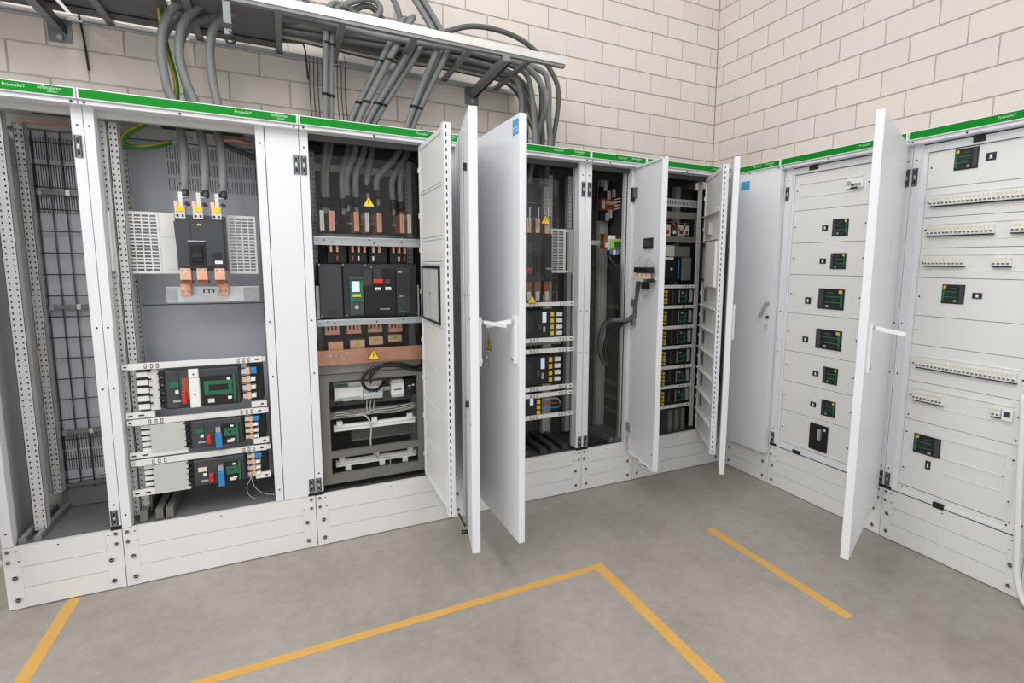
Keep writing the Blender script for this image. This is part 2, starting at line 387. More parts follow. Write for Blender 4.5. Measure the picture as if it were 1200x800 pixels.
def rail(t, x0, x1, z0, z1, y, m='plate', marks=True, xl=None, xr=None):
    mb = MB(); mb.box(x0+0.02, x1-0.015, y, y+0.014, z0, z1, m, c=0.001)
    mb.box(x0, x0+0.02, y+0.004, y+0.02, z0+0.003, z1-0.003, m); mb.box(x1-0.015, x1, y+0.004, y+0.02, z0+0.003, z1-0.003, m)
    mb.box(x0+0.006, x0+0.016, y+0.0025, y+0.006, (z0+z1)/2-0.003, (z0+z1)/2+0.003, 'black')
    if marks:
        h = (z1-z0)*0.36; c = (z0+z1)/2
        for xx in (x0+0.085, x0+0.108, x0+0.130, x1-0.115, x1-0.093, x1-0.072):
            mb.box(xx-0.005, xx+0.005, y-0.0008, y+0.002, c-h, c+h, 'darkframe'); mb.box(xx-0.002, xx+0.002, y-0.0014, y, c-h*0.5, c+h*0.5, 'plate')
        mb.box(x1-0.045, x1-0.03, y-0.001, y+0.002, c-0.003, c+0.003, 'black')
    return part('mounting_rail', mb, t)
def make_door(t, hinge, free, z0, z1, th, side, label=None, m='white', name='door'):
    # door-local axes: x from the hinge towards the free edge, y through the leaf; side=+1/-1 picks which way the thickness goes
    o0 = ORG[t.name]; h = Vector((hinge[0], hinge[1], 0)); fr_ = Vector((free[0], free[1], 0)); d = fr_-h; L = d.length
    ang = math.atan2(d.y, d.x)
    mb = MB(); y0, y1 = (0, th) if side > 0 else (-th, 0)
    mb.box(0, L, y0, y1, z0, z1, m)
    me = mb.mesh(name); bm = bmesh.new(); bm.from_mesh(me); bmesh.ops.bevel(bm, geom=bm.edges[:], offset=0.003, segments=2, affect='EDGES', profile=0.5); bm.to_mesh(me); bm.free()
    o = link(name, me, t, h-o0, (0, 0, ang)); ORG[o.name] = Vector((0, 0, 0))
    if label: o['label'] = label
    return o, L
def handle(door, L, out, z=1.16, lever=True, lm='white'):   # swing handle on the face y = out side (out = signed y of that face)
    s = 1 if out > 0 else -1
    y = out
    mb = MB(); mb.box(L-0.055, L-0.025, min(y, y+s*0.014), max(y, y+s*0.014), z-0.105, z+0.105, 'white')
    mb.cyl((L-0.04, y+s*0.012, z-0.085), (L-0.04, y+s*0.019, z-0.085), 0.010, 'steel', 10)
    if lever: mb.bar((L-0.04, y+s*0.012, z+0.085), (L-0.075, y+s*0.125, z+0.062), 0.020, 0.016, lm)
    mb.cyl((L-0.05, y+s*0.005, z+0.085), (L-0.03, y+s*0.02, z+0.085), 0.008, 'galv', 8)
    return part('handle', mb, door)
# ---- back row
cA = cubicle(-4.02, -3.6193, 'narrow open cable cubicle with wire mesh at the far left end', posts=((-4.018, -3.982, None), (-3.6585, -3.6195, -3.641)), left='greyside', back=False)
cB = cubicle(-3.6193, -2.8193, 'open cubicle with three grey cables on a large breaker, second from the left', posts=((-3.619, -3.583, None), (-3.003, -2.965, None), (-2.9635, -2.8195, -2.835)), back=False)
cC = cubicle(-2.8193, -2.0195, 'open cubicle with the drawer-type air circuit breaker and copper busbar', posts=((-2.819, -2.779, -2.802), (-2.215, -2.17, None), (-2.168, -2.022, None)), inside='shadedpanel', roof='shadedpanel', left='shadedpanel', right='shadedpanel')
cD = cubicle(-2.0195, -1.2246, 'open cubicle with yellow-tagged breakers, between the tall open doors and the narrow cubicle', posts=((-2.018, -1.98, -2.0), (-1.27, -1.2252, -1.243)), inside='shadedpanel', roof='shadedpanel', left='shadedpanel')
cE = cubicle(-1.2246, -0.8127, 'narrow open cubicle with a lime green relay and a meter door', posts=((-1.224, -1.18, -1.2), (-0.88, -0.8135, None)), inside='shadedpanel', roof='shadedpanel', right='shadedpanel')
cF = cubicle(-0.8127, -0.002, 'open cubicle in the room corner with stacked shelves of dark breakers', posts=((-0.812, -0.775, None), (-0.215, -0.165, None), (-0.163, -0.062, None)), inside='shadedpanel', roof='shadedpanel', left='shadedpanel', right='shadedpanel')
# ---- right row
cG = cubicle(0.06, 0.4548, 'narrow cubicle with a plain closed door in the corner of the right row', 'R', 0.33, posts=((0.062, 0.10, None), (0.41, 0.4545, None)))
cH = cubicle(0.4548, 1.2359, 'right row cubicle with a column of green-faced breakers in white front plates', 'R', 0.33, posts=((0.456, 0.500, 0.478), (1.045, 1.085, None), (1.087, 1.195, None), (1.197, 1.2355, 1.216)))
cI = cubicle(1.2359, 1.8749, 'right row cubicle with rows of small modular breakers, nearest the camera', 'R', 0.33, posts=((1.2365, 1.2755, 1.256), (1.835, 1.8745, None)))
cJ = cubicle(1.8749, 2.5249, 'end cubicle of the right row, mostly outside the picture, with its door shut', 'R', 0.33, posts=((1.877, 1.915, None), (2.485, 2.523, None)))
# ============================ A: wire mesh duct
mt = 'galv'
upright(cA, -3.945, -3.900, 0.10, 0.14, 0.30, 2.085)
upright(cA, -3.935, -3.900, 0.30, 0.34, 0.39, 2.085)
upright(cA, -3.70, -3.665, 0.30, 0.34, 0.30, 2.085)
bp = part('back_panel', MB().box(-4.018, -3.622, 0.420, 0.428, 0.27, 2.134, 'greyside'), cA)
part('vent_sheet', slots(-3.93, -3.64, 1.68, 2.07, 0.405, 30, 3, 0.0035, 0.10, 'greypanel', margin=(0.01, 0.012)), cA)
part('vent_slit_shade', B(-3.93, -3.64, 0.414, 0.418, 1.68, 2.07, 'shadedpanel'), cA); part('vent_slit_shade', B(-3.93, -3.64, 0.414, 0.418, 0.40, 0.72, 'shadedpanel'), cA)  # dark sheets paint the shade seen through the vent slits
part('back_sheet', B(-3.93, -3.64, 0.405, 0.409, 0.72, 1.68, 'greypanel'), cA)
part('vent_sheet', slots(-3.93, -3.64, 0.40, 0.72, 0.405, 30, 2, 0.0035, 0.10, 'greypanel', margin=(0.01, 0.05)), cA)
part('kick_sheet', MB().box(-3.93, -3.64, 0.385, 0.41, 0.28, 0.40, 'basegrey').box(-3.93, -3.64, 0.37, 0.385, 0.385, 0.40, 'darkframe'), cA)
for i in range(6): part('mesh_wire', MB().cyl((-3.905+0.05*i, 0.385, 0.37), (-3.905+0.05*i, 0.385, 2.07), 0.0030, 'wiredark', 6), cA)
for i in range(17): part('mesh_wire', MB().cyl((-3.93, 0.381, 0.42+0.1*i), (-3.645, 0.381, 0.42+0.1*i), 0.0030, 'wiredark', 6), cA)
for z in (0.66, 1.27, 1.80):
    part('mesh_clamp', MB().box(-3.94, -3.64, 0.375, 0.395, z-0.012, z+0.006, 'laddergrey').box(-3.90, -3.885, 0.368, 0.376, z-0.016, z+0.010, 'steel').box(-3.80, -3.785, 0.368, 0.376, z-0.016, z+0.010, 'steel'), cA)
part('earth_bar', B(-3.95, -3.63, 0.372, 0.376, 2.100, 2.110, 'copper'), cA)
for x in (-3.975, -3.925): part('base_rail', MB().box(x, x+0.025, 0.03, 0.39, HP-0.006, HP+0.022, 'laddergrey').box(x+0.008, x+0.017, 0.03, 0.39, HP+0.022, HP+0.024, 'galv'), cA)
part('cable_gland_slot', MB().box(-3.86, -3.66, 0.10, 0.30, 2.126, 2.1345, 'black'), cA)
d, L = make_door(cA, (-4.022, -0.012), (-4.045, -0.385), ZD0, ZD1, 0.035, -1)
part('door_flange', MB().box(0.0, L-0.01, 0.0, 0.006, ZD0, ZD0+0.02, 'white').box(0, L-0.01, 0, 0.006, ZD1-0.02, ZD1, 'white'), d)
# ============================ B
upright(cB, -3.600, -3.566, 0.09, 0.12, 0.30, 2.085, cols=1)
upright(cB, -3.564, -3.530, 0.10, 0.14, 0.30, 2.085)
upright(cB, -3.585, -3.550, 0.33, 0.37, 0.30, 2.085)
side_upright(cB, -3.575, 0.20, 0.30, 0.30, 2.085)
upright(cB, -3.02, -2.985, 0.33, 0.37, 0.30, 2.085)
part('back_panel', B(-3.617, -2.822, 0.425, 0.433, 0.27, 2.134, 'darkframe'), cB)
part('vent_sheet', slots(-3.42, -2.99, 1.83, 2.075, 0.412, 38, 3, 0.0032, 0.062, 'greypanel', margin=(0.008, 0.006)), cB)
part('back_sheet', B(-3.56, -3.42, 0.412, 0.416, 1.83, 2.075, 'greypanel'), cB)
part('back_sheet', B(-3.56, -2.99, 0.412, 0.416, 1.268, 1.83, 'greypanel'), cB)
part('back_sheet', B(-3.56, -2.99, 0.410, 0.416, 0.28, 1.263, 'greypanel'), cB)
part('side_panel', B(-2.972, -2.966, 0.051, 0.41, HP, 2.08, 'greyside'), cB)
part('earth_bar', B(-3.56, -3.0, 0.395, 0.402, 2.098, 2.118, 'copper'), cB)
part('cable_entry_seal', MB().box(-3.40, -3.10, 0.12, 0.30, 2.118, 2.134, 'rubber').box(-3.16, -3.06, 0.14, 0.24, 2.105, 2.120, 'rubber'), cB)
for x0, x1 in ((-3.547, -3.419), (-3.148, -3.028)):
    part('vent_plate', slots(x0, x1, 1.430, 1.712, 0.150, 4, 17, 0.024 if x0 < -3.4 else 0.022, 0.0095, 'plate', margin=(0.006, 0.010)), cB)
part('blank_plate', MB().box(-3.418, -3.345, 0.150, 0.153, 1.43, 1.712, 'plate').box(-3.41, -3.36, 0.148, 0.150, 1.60, 1.66, 'plate').box(-3.405, -3.36, 0.148, 0.150, 1.45, 1.53, 'plate'), cB)
part('plate_bracket', MB().box(-3.585, -3.549, 0.142, 0.147, 1.425, 1.722, 'plate').box(-3.585, -3.575, 0.06, 0.147, 1.44, 1.70, 'plate').box(-3.56, -3.552, 0.138, 0.142, 1.45, 1.46, 'black').box(-3.56, -3.552, 0.138, 0.142, 1.69, 1.70, 'black'), cB)
# depth braces low in the cubicle
for x in (-3.56, -3.50, -3.46): part('base_rail', B(x, x+0.028, 0.04, 0.40, HP, HP+0.05, 'darkframe'), cB)
# vertical breaker
t = thing('moulded_case_breaker', 'large upright dark grey breaker with three copper tabs below three cables', 'breaker', (-3.25, 0.05, 1.45))
part('body', MB().box(-3.343, -3.152, 0.06, 0.15, 1.445, 1.700, 'breaker').box(-3.337, -3.156, 0.045, 0.06, 1.455, 1.678, 'breaker', c=0.004), t)
part('cover_left', MB().prism([(-3.337, 1.470), (-3.280, 1.466), (-3.284, 1.668), (-3.345, 1.668)], 0.035, 0.046, 'breaker'), t)
part('cover_front', B(-3.283, -3.156, 0.033, 0.046, 1.468, 1.668, 'breaker', c=0.003), t)
tg = part('toggle_frame', MB().box(-3.294, -3.230, 0.026, 0.036, 1.474, 1.578, 'breaker2', c=0.003).box(-3.296, -3.228, 0.025, 0.034, 1.578, 1.583, 'galv'), t)
part('toggle', MB().box(-3.284, -3.240, 0.008, 0.030, 1.484, 1.562, 'rubber', c=0.004).box(-3.282, -3.242, 0.005, 0.01, 1.508, 1.520, 'breaker2'), tg)
part('rating_label', MB().box(-3.205, -3.168, 0.030, 0.034, 1.478, 1.530, 'breaker2').box(-3.196, -3.166, 0.028, 0.031, 1.478, 1.492, 'tagwhite'), t, 'small rating plate with a white sticker')
part('yellow_sticker', B(-3.256, -3.240, 0.0315, 0.0335, 1.652, 1.660, 'yellowtag'), t)
for x in (-3.320, -3.252, -3.180):
    tb = part('upper_terminal', MB().box(x-0.020, x+0.020, 0.050, 0.090, 1.682, 1.738, 'tin', c=0.002).box(x-0.014, x-0.005, 0.046, 0.052, 1.690, 1.700, 'breaker2').box(x+0.006, x+0.014, 0.046, 0.052, 1.690, 1.700, 'breaker2'), t)
    part('phase_tag', B(x-0.014, x+0.016, 0.044, 0.050, 1.715, 1.738, 'yellow'), tb)
    part('clamp_lug', MB().box(x-0.003, x+0.012, 0.058, 0.080, 1.735, 1.802, 'tin').cyl((x-0.012, 0.070, 1.775), (x+0.034, 0.070, 1.785), 0.006, 'steel', 8).box(x-0.022, x-0.006, 0.062, 0.076, 1.738, 1.762, 'copperlight').cyl((x+0.028, 0.05, 1.75), (x+0.028, 0.095, 1.75), 0.009, 'breaker2', 8), tb)
for x in (-3.316, -3.252, -3.182):
    lb = part('lower_terminal', MB().box(x-0.021, x+0.021, 0.046, 0.10, 1.402, 1.458, 'copperlight', c=0.002).box(x-0.014, x+0.014, 0.043, 0.047, 1.405, 1.436, 'copper'), t)
    bolts(lb, [(x-0.011, 0.046, 1.447), (x+0.011, 0.046, 1.447)], 0.004, 'terminal_screw')
    part('dropper_bar', MB().box(x-0.021, x+0.021, 0.06, 0.13, 1.384, 1.400, 'copperbrown'), lb)
# busbar stub with steel plate below
t = thing('busbar_support', 'bright bare steel plate carrying copper tabs under the upright breaker', 'busbar support', (-3.22, 0.20, 1.29))
part('plate', MB().box(-3.420, -3.030, 0.20, 0.206, 1.29, 1.366, 'steel').box(-3.420, -3.375, 0.197, 0.2, 1.296, 1.36, 'galv').box(-3.10, -3.03, 0.196, 0.2, 1.292, 1.36, 'galv'), t)
for x in (-3.334, -3.182):
    c_ = part('copper_tab', B(x-0.021, x+0.021, 0.150, 0.198, 1.322, 1.380, 'copper', c=0.002), t)
    bolts(c_, [(x-0.011, 0.150, 1.345), (x+0.011, 0.150, 1.345)], 0.006, 'tab_bolt')
part('bolt_pair', MB().box(-3.27, -3.225, 0.192, 0.2, 1.336, 1.350, 'breaker2').cyl((-3.255, 0.2, 1.343), (-3.255, 0.18, 1.343), 0.008, 'steel', 8).cyl((-3.235, 0.2, 1.343), (-3.235, 0.18, 1.343), 0.008, 'steel', 8), t)
# three horizontal breakers on rails
RZ = ((1.000, 1.028), (0.776, 0.803), (0.742, 0.770), (0.588, 0.615), (0.551, 0.579), (0.408, 0.436))
for i, (a, b_) in enumerate(RZ):
    if i % 2 == 0: rail(cB, -3.576, -3.014, a, b_, 0.035)
    else:
        part('mounting_rail', MB().box(-3.576, -3.47 if i == 1 else -3.355, 0.035, 0.05, a, b_, 'plate', c=0.001).box(-3.568, -3.552, 0.033, 0.036, (a+b_)/2-0.003, (a+b_)/2+0.003, 'black').box(-3.53, -3.51, 0.033, 0.036, (a+b_)/2-0.003, (a+b_)/2+0.003, 'black'), cB)
        part('mounting_rail', MB().box(-3.085, -3.018, 0.035, 0.05, a, b_, 'plate', c=0.001).box(-3.045, -3.032, 0.033, 0.036, (a+b_)/2-0.003, (a+b_)/2+0.003, 'black'), cB)
def flat_breaker(label, z0, z1, xl, kind):
    t = thing('horizontal_breaker', label, 'breaker', (xl, 0.05, z0), group='sideways breakers on rails in the second cubicle')
    h = z1-z0; X = -3.125
    part('body', MB().box(xl+0.012, X, 0.035, 0.14, z0, z1, 'breaker2').box(xl+0.02, X-0.006, 0.022, 0.035, z0+0.006, z1-0.006, 'breaker', c=0.004).box(xl+0.07, xl+0.073, 0.0212, 0.023, z0+0.01, z1-0.01, 'breaker2'), t)
    for i in range(5):
        z = z0+h*(i+0.5)/5
        part('phase_fin', MB().prism([(xl-0.012, z+h*0.02), (xl+0.014, z+h*0.075), (xl+0.014, z-h*0.075)], 0.03, 0.10, 'black'), t)
        part('busbar_clip', MB().box(-3.530, -3.488, 0.05, 0.09, z-h*0.060, z+h*0.062, 'plate').box(-3.488, -3.476, 0.04, 0.1, z+h*0.07, z+h*0.10, 'black').box(-3.534, -3.486, 0.06, 0.09, z+h*0.066, z+h*0.115, 'black'), t)
    part('clip_carrier', MB().box(-3.486, xl-0.010 if kind == 1 else -3.475, 0.055, 0.10, z0, z1, 'plate'), t)
    if kind > 1: part('blank_plate', B(-3.492, xl-0.004, 0.032, 0.036, z0+0.003, z1-0.003, 'greyside'), t)
    # labels and switches
    part('green_tag', B(xl+0.036, xl+0.070, 0.0195, 0.0225, z0+h*0.55, z0+h*0.70, 'devgreen' if kind < 3 else 'cream'), t)
    part('white_tag', MB().box(xl+0.055, xl+0.068, 0.0195, 0.0225, z0+h*0.38, z0+h*0.48, 'tagwhite').box(xl+0.045, xl+0.075, 0.0195, 0.0225, z0+h*0.18, z0+h*0.24, 'galv'), t)
    part('red_lever', B(xl+0.080, xl+0.098, 0.006, 0.024, z0+h*0.14, z0+h*0.46, 'red', c=0.003), t)
    if kind == 1:
        part('window_cover', B(xl+0.082, xl+0.128, 0.017, 0.0225, z0+h*0.24, z0+h*0.78, 'amber'), t)
        sw = part('white_cover', MB().box(-3.328, -3.288, 0.004, 0.024, z0+h*0.02, z0+h*0.76, 'tagwhite', c=0.003).box(-3.329, -3.290, 0.006, 0.022, z0+h*0.77, z0+h*0.99, 'tagwhite', c=0.003), t)
        screws(sw, [(-3.308, 0.004, z0+h*0.34), (-3.309, 0.004, z0+h*0.87)], 0.0035)
        gx0, gx1, ga, gb = -3.272, -3.145, 0.30, 0.66
    else:
        part('blue_module', MB().box(xl+0.116, xl+0.142, 0.000, 0.024, z0-h*0.04, z0+h*0.50, 'blue', c=0.002).box(xl+0.119, xl+0.138, 0.004, 0.024, z0+h*0.52, z0+h*0.70, 'galv'), t)
        gx0, gx1, ga, gb = xl+0.150, -3.145, 0.34, 0.62
    part('trip_unit', MB().box(gx0-0.008, gx1+0.004, 0.017, 0.0225, z0+h*0.04, z0+h*0.78, 'black'), t)
    part('trip_unit_frame', MB().box(gx0, gx1-0.012, 0.0145, 0.018, z0+h*ga, z0+h*(ga+0.10), 'devgreen').box(gx0, gx1-0.012, 0.0145, 0.018, z0+h*(gb-0.10), z0+h*gb, 'devgreen').box(gx0, gx0+0.018, 0.0145, 0.018, z0+h*(ga+0.10), z0+h*(gb-0.10), 'devgreen').box(gx1-0.030, gx1-0.014, 0.0145, 0.018, z0+h*(ga+0.10), z0+h*(gb-0.10), 'devgreen').box(gx1-0.010, gx1-0.001, 0.0140, 0.018, z0+h*0.08, z0+h*0.80, 'devgreen'), t)
    part('sticker', MB().box(gx0+0.012, gx0+0.038, 0.0142, 0.018, z0+h*0.10, z0+h*0.20, 'cream').box(gx1-0.034, gx1-0.018, 0.0145, 0.018, z0+h*0.16, z0+h*0.23, 'tagwhite').box(gx1-0.034, gx1-0.020, 0.0145, 0.018, z0+h*0.66, z0+h*0.72, 'tagwhite'), t)
    part('rear_housing', MB().box(-3.095, -3.032, 0.07, 0.20, z0, z1, 'black'), t)
    for i in range(4):
        z = z0+h*(0.16+0.22*i); cm = ('tagwhite', 'tagwhite', 'tagwhite', 'blue')[i]
        k = part('outgoing_terminal', MB().box(-3.118, -3.098, 0.045, 0.09, z-h*0.07, z+h*0.06, 'tin' if i % 2 else 'copperlight').box(-3.098, -3.084, 0.04, 0.09, z-h*0.09, z+h*0.09, 'copperlight').box(-3.121, -3.105, 0.043, 0.05, z+h*0.065, z+h*0.085, 'black'), t)
        part('phase_cap', B(-3.082, -3.055 if i == 3 else -3.062, 0.03, 0.08, z-h*(0.07 if i == 3 else 0.045), z+h*(0.09 if i == 3 else 0.05), cm, c=0.002), k)
flat_breaker('sideways breaker with a white cover plate and amber window, top of the three', 0.805, 0.992, -3.440, 1)
flat_breaker('sideways breaker with a green tag and blue module, middle of the three', 0.606, 0.742, -3.356, 2)
flat_breaker('sideways breaker with a cream tag and blue module, lowest of the three', 0.414, 0.551, -3.356, 3)
single('thin_wire', MB().tube([(-3.108, 0.02, 0.59), (-3.112, 0.015, 0.50), (-3.105, 0.018, 0.43), (-3.125, 0.02, 0.38), (-3.118, 0.03, 0.33), (-3.09, 0.04, 0.30)], 0.0016, 'wiregrey', 6), 'thin grey wire hanging in front of the lowest sideways breaker', 'wire', (-3.108, 0.02, 0.30))
single('thin_wire', MB().tube([(-3.105, 0.018, 0.43), (-3.09, 0.02, 0.37), (-3.05, 0.03, 0.325), (-2.99, 0.04, 0.305)], 0.0016, 'wiregrey', 6), 'thin grey wire curving right across the cubicle floor', 'wire', (-3.105, 0.018, 0.30))
# ============================ C
upright(cC, -2.262, -2.222, 0.32, 0.36, 0.30, 2.085, m='galv')
upright(cC, -2.775, -2.74, 0.33, 0.37, 0.30, 2.085, m='galv')
for z0, z1 in ((1.578, 1.622), (1.161, 1.195)):
    r_ = part('cross_rail', MB().box(-2.772, -2.238, 0.050, 0.075, z0, z1, 'galv').box(-2.772, -2.238, 0.047, 0.05, z1-0.008, z1-0.003, 'steel'), cC)
    screws(r_, [(-2.725, 0.05, z0+0.025), (-2.69, 0.05, z0+0.015), (-2.505, 0.05, z0+0.03), (-2.48, 0.05, z0+0.015), (-2.34, 0.05, z0+0.022)], 0.0045)
part('clear_cover', B(-2.765, -2.235, 0.030, 0.034, 1.625, 2.02, 'acrylic'), cC, 'clear plastic cover over the cable terminals')
part('clear_cover', B(-2.765, -2.235, 0.030, 0.034, 0.915, 1.158, 'acrylic'), cC, 'clear plastic cover over the copper busbar')
part('cross_rail', B(-2.775, -2.235, 0.36, 0.39, 1.99, 2.03, 'galv'), cC)
part('cross_rail', B(-2.775, -2.235, 0.36, 0.39, 1.60, 1.65, 'galv'), cC)
for i, (a, m_, lb) in enumerate(((-2.738, 'tagwhite', 'pale tinned bar end at the left side of the upper terminals'), (-2.694, 'copper', 'copper bar end beside the leftmost pale bar'), (-2.576, 'copper', 'copper bar end left of the middle pale bar'), (-2.520, 'tagwhite', 'pale tinned bar end in the middle of the upper terminals'), (-2.462, 'copper', 'copper bar end right of the middle pale bar'), (-2.343, 'copper', 'copper bar end beside the rightmost pale bar'), (-2.303, 'tagwhite', 'pale tinned bar end at the right side of the upper terminals'))):
    wd = 0.019 if m_ == 'tagwhite' else 0.024
    t = thing('riser_bar', lb, 'busbar', (a, 0.1, 1.65), group='upright bar ends in the air breaker cubicle')
    part('bar', MB().box(a, a+wd*0.47, 0.06, 0.26, 1.652, 1.752, m_), t); part('bar', MB().box(a+wd*0.53, a+wd, 0.06, 0.26, 1.652, 1.752, m_), t)
    part('clamp_bolt', MB().cyl((a-0.02, 0.2, 1.70), (a+wd+0.02, 0.2, 1.70), 0.008, 'steel', 8), t)
for i, x in enumerate((-2.66, -2.555, -2.45, -2.345)):
    t = thing('incoming_terminal', 'small copper terminal cluster above the air breaker, number %s from the left' % ('one', 'two', 'three', 'four')[i], 'terminal', (x, 0.12, 1.49), group='copper terminals above the air breaker')
    for k, dx in enumerate((-0.03, 0.0, 0.03)[:(2 if i % 2 == 0 else 3)]):
        part('tab', B(x+dx-0.005, x+dx+0.005, 0.09, 0.20, 1.545, 1.577, 'copper' if (k+i) % 2 else 'copperlight'), t)
        if (k+i) % 3: part('tab', B(x+dx-0.004, x+dx+0.005, 0.11, 0.20, 1.500, 1.525, 'copperbrown' if (k+i) % 2 else 'tin'), t)
    part('block', B(x-0.045, x+0.045, 0.13, 0.24, 1.488, 1.577, 'black'), t)
# air circuit breaker
t = thing('air_circuit_breaker', 'wide black air circuit breaker with red button and green-framed display', 'breaker', (-2.50, 0.05, 1.20))
part('body', MB().box(-2.755, -2.262, 0.07, 0.34, 1.200, 1.480, 'breaker2').box(-2.772, -2.757, 0.06, 0.30, 1.20, 1.37, 'galv').box(-2.258, -2.250, 0.06, 0.30, 1.20, 1.37, 'galv'), t)
lc = part('left_cover', MB().box(-2.757, -2.645, 0.045, 0.075, 1.206, 1.482, 'acbgrey', c=0.004).box(-2.72, -2.68, 0.043, 0.046, 1.22, 1.245, 'breaker2'), t)
bolts(lc, [(-2.752, 0.045, 1.478), (-2.748, 0.045, 1.214)], 0.004, 'cover_screw')
ff = part('front_frame', MB().box(-2.643, -2.262, 0.052, 0.074, 1.205, 1.485, 'breaker2', c=0.004), t)
bolts(ff, [(-2.640, 0.052, 1.478), (-2.53, 0.052, 1.478), (-2.26, 0.052, 1.215), (-2.63, 0.052, 1.214), (-2.50, 0.052, 1.466)], 0.004, 'cover_screw')
cu = part('control_unit', MB().box(-2.610, -2.545, 0.040, 0.055, 1.215, 1.412, 'devgreen', c=0.002).box(-2.606, -2.549, 0.038, 0.041, 1.219, 1.290, 'breaker').box(-2.606, -2.549, 0.038, 0.041, 1.395, 1.407, 'breaker2'), t)
part('display', B(-2.601, -2.563, 0.036, 0.040, 1.338, 1.393, 'screen'), cu)
part('yellow_strip', B(-2.598, -2.558, 0.036, 0.040, 1.312, 1.326, 'yellowtag'), cu)
part('push_button', MB().cyl((-2.58, 0.039, 1.258), (-2.58, 0.034, 1.258), 0.011, 'galv', 10), cu)
fp = part('black_front', MB().box(-2.540, -2.376, 0.043, 0.054, 1.212, 1.46, 'rubber', c=0.003).box(-2.545, -2.50, 0.041, 0.05, 1.37, 1.458, 'acbgrey').box(-2.49, -2.455, 0.040, 0.045, 1.40, 1.458, 'acbgrey'), t)
part('red_button', MB().box(-2.493, -2.443, 0.030, 0.045, 1.378, 1.404, 'red', c=0.003), fp)
part('dark_button', MB().box(-2.437, -2.405, 0.034, 0.045, 1.376, 1.402, 'breaker', c=0.003), fp)
part('indicator', MB().box(-2.484, -2.455, 0.040, 0.044, 1.345, 1.360, 'tagwhite').box(-2.478, -2.462, 0.039, 0.041, 1.347, 1.354, 'breaker2'), fp)
part('indicator', MB().box(-2.432, -2.403, 0.040, 0.044, 1.345, 1.362, 'tagwhite').box(-2.426, -2.410, 0.039, 0.041, 1.347, 1.354, 'breaker2'), fp)
text('Schneider', 0.052, -2.462, 0.0425, 1.240, fp)
rp = part('right_panel', MB().box(-2.372, -2.300, 0.042, 0.055, 1.215, 1.464, 'acbgrey', c=0.003).box(-2.366, -2.312, 0.040, 0.043, 1.325, 1.43, 'breaker2').box(-2.366, -2.345, 0.0395, 0.042, 1.438, 1.446, 'galv').box(-2.360, -2.340, 0.0395, 0.042, 1.308, 1.313, 'galv'), t)
part('green_badge', B(-2.362, -2.325, 0.039, 0.043, 1.222, 1.232, 'devgreen'), rp)
# lower terminals, busbar
for i, (x, z) in enumerate(((-2.698, 1.107), (-2.589, 1.107), (-2.480, 1.109), (-2.371, 1.106))):
    t = thing('outgoing_terminal', 'comb-shaped copper terminal under the air breaker, %s of four from the left' % ('first', 'second', 'third', 'fourth')[i], 'terminal', (x, 0.12, z), group='comb copper terminals under the air breaker')
    part('plate', B(x-0.038, x+0.038, 0.12, 0.16, z, z+0.024, 'copper', c=0.002), t)
    for k in range(4): part('finger', B(x-0.036+k*0.0195, x-0.024+k*0.0195, 0.122, 0.16, z+0.024, z+0.05, 'copper'), t)
for i, (x, za, zb) in enumerate(((-2.685, 1.005, 1.068), (-2.573, 1.026, 1.070), (-2.473, 1.045, 1.080), (-2.366, 1.054, 1.084))):
    t = thing('busbar_elbow', 'bent copper link rising from the busbar, %s of four from the left' % ('first', 'second', 'third', 'fourth')[i], 'busbar', (x, 0.13, za), group='copper links on the busbar')
    part('link', MB().box(x-0.037, x+0.037, 0.115+0.02*i, 0.125+0.02*i, za-0.01, zb, 'copperlight' if i else 'copper').box(x-0.037, x+0.037, 0.125+0.02*i, 0.24, zb-0.006, zb, 'copperlight'), t)
    part('yellow_mark', MB().cyl((x, 0.114+0.02*i, (za+zb)/2), (x, 0.112+0.02*i, (za+zb)/2), 0.013, 'yellowtag', 10), t)
t = thing('busbar', 'wide flat copper busbar running across the air breaker cubicle', 'busbar', (-2.5, 0.10, 0.945))
part('bar', B(-2.776, -2.232, 0.10, 0.11, 0.945, 1.026, 'copper'), t)
for x in (-2.714, -2.688, -2.662, -2.636): part('bolt_head', MB().cyl((x, 0.10, 1.0), (x, 0.088, 1.0), 0.009, 'steel', 6), t)
part('bracket_panel', B(-2.776, -2.232, 0.14, 0.145, 0.885, 0.94, 'greyside'), cC)
def warning(x, y, z, s, label, rot=None, door=None):
    tri = lambda k: [(x-s*0.5*k, z+s*0.29*(1-k)), (x+s*0.5*k, z+s*0.29*(1-k)), (x, z+s*(0.29*(1-k)+0.87*k))]
    mb = MB().prism(tri(1.0), y, y+0.001, 'black'); mk = MB().prism(tri(0.86), y-0.0008, y, 'yellow')
    g = MB().prism([(x-s*0.03, z+s*0.58), (x+s*0.05, z+s*0.58), (x+s*0.015, z+s*0.40), (x+s*0.06, z+s*0.40), (x-s*0.01, z+s*0.12), (x-s*0.01, z+s*0.33), (x-s*0.06, z+s*0.33)], y-0.0014, y-0.0008, 'black')
    if door is not None:
        p = part('warning_sticker', mb, door, 'yellow warning triangle'); part('yellow_field', mk, p); part('lightning_bolt', g, p); return
    t = thing('warning_sign', label, 'sign', (x, y, z), group='yellow warning triangles')
    part('border', mb, t); part('yellow_field', mk, t); part('lightning_bolt', g, t)
warning(-2.505, 0.028, 1.778, 0.062, 'yellow electrical warning triangle above the copper riser bars')
warning(-2.505, 0.028, 0.974, 0.064, 'yellow electrical warning triangle in front of the copper busbar')
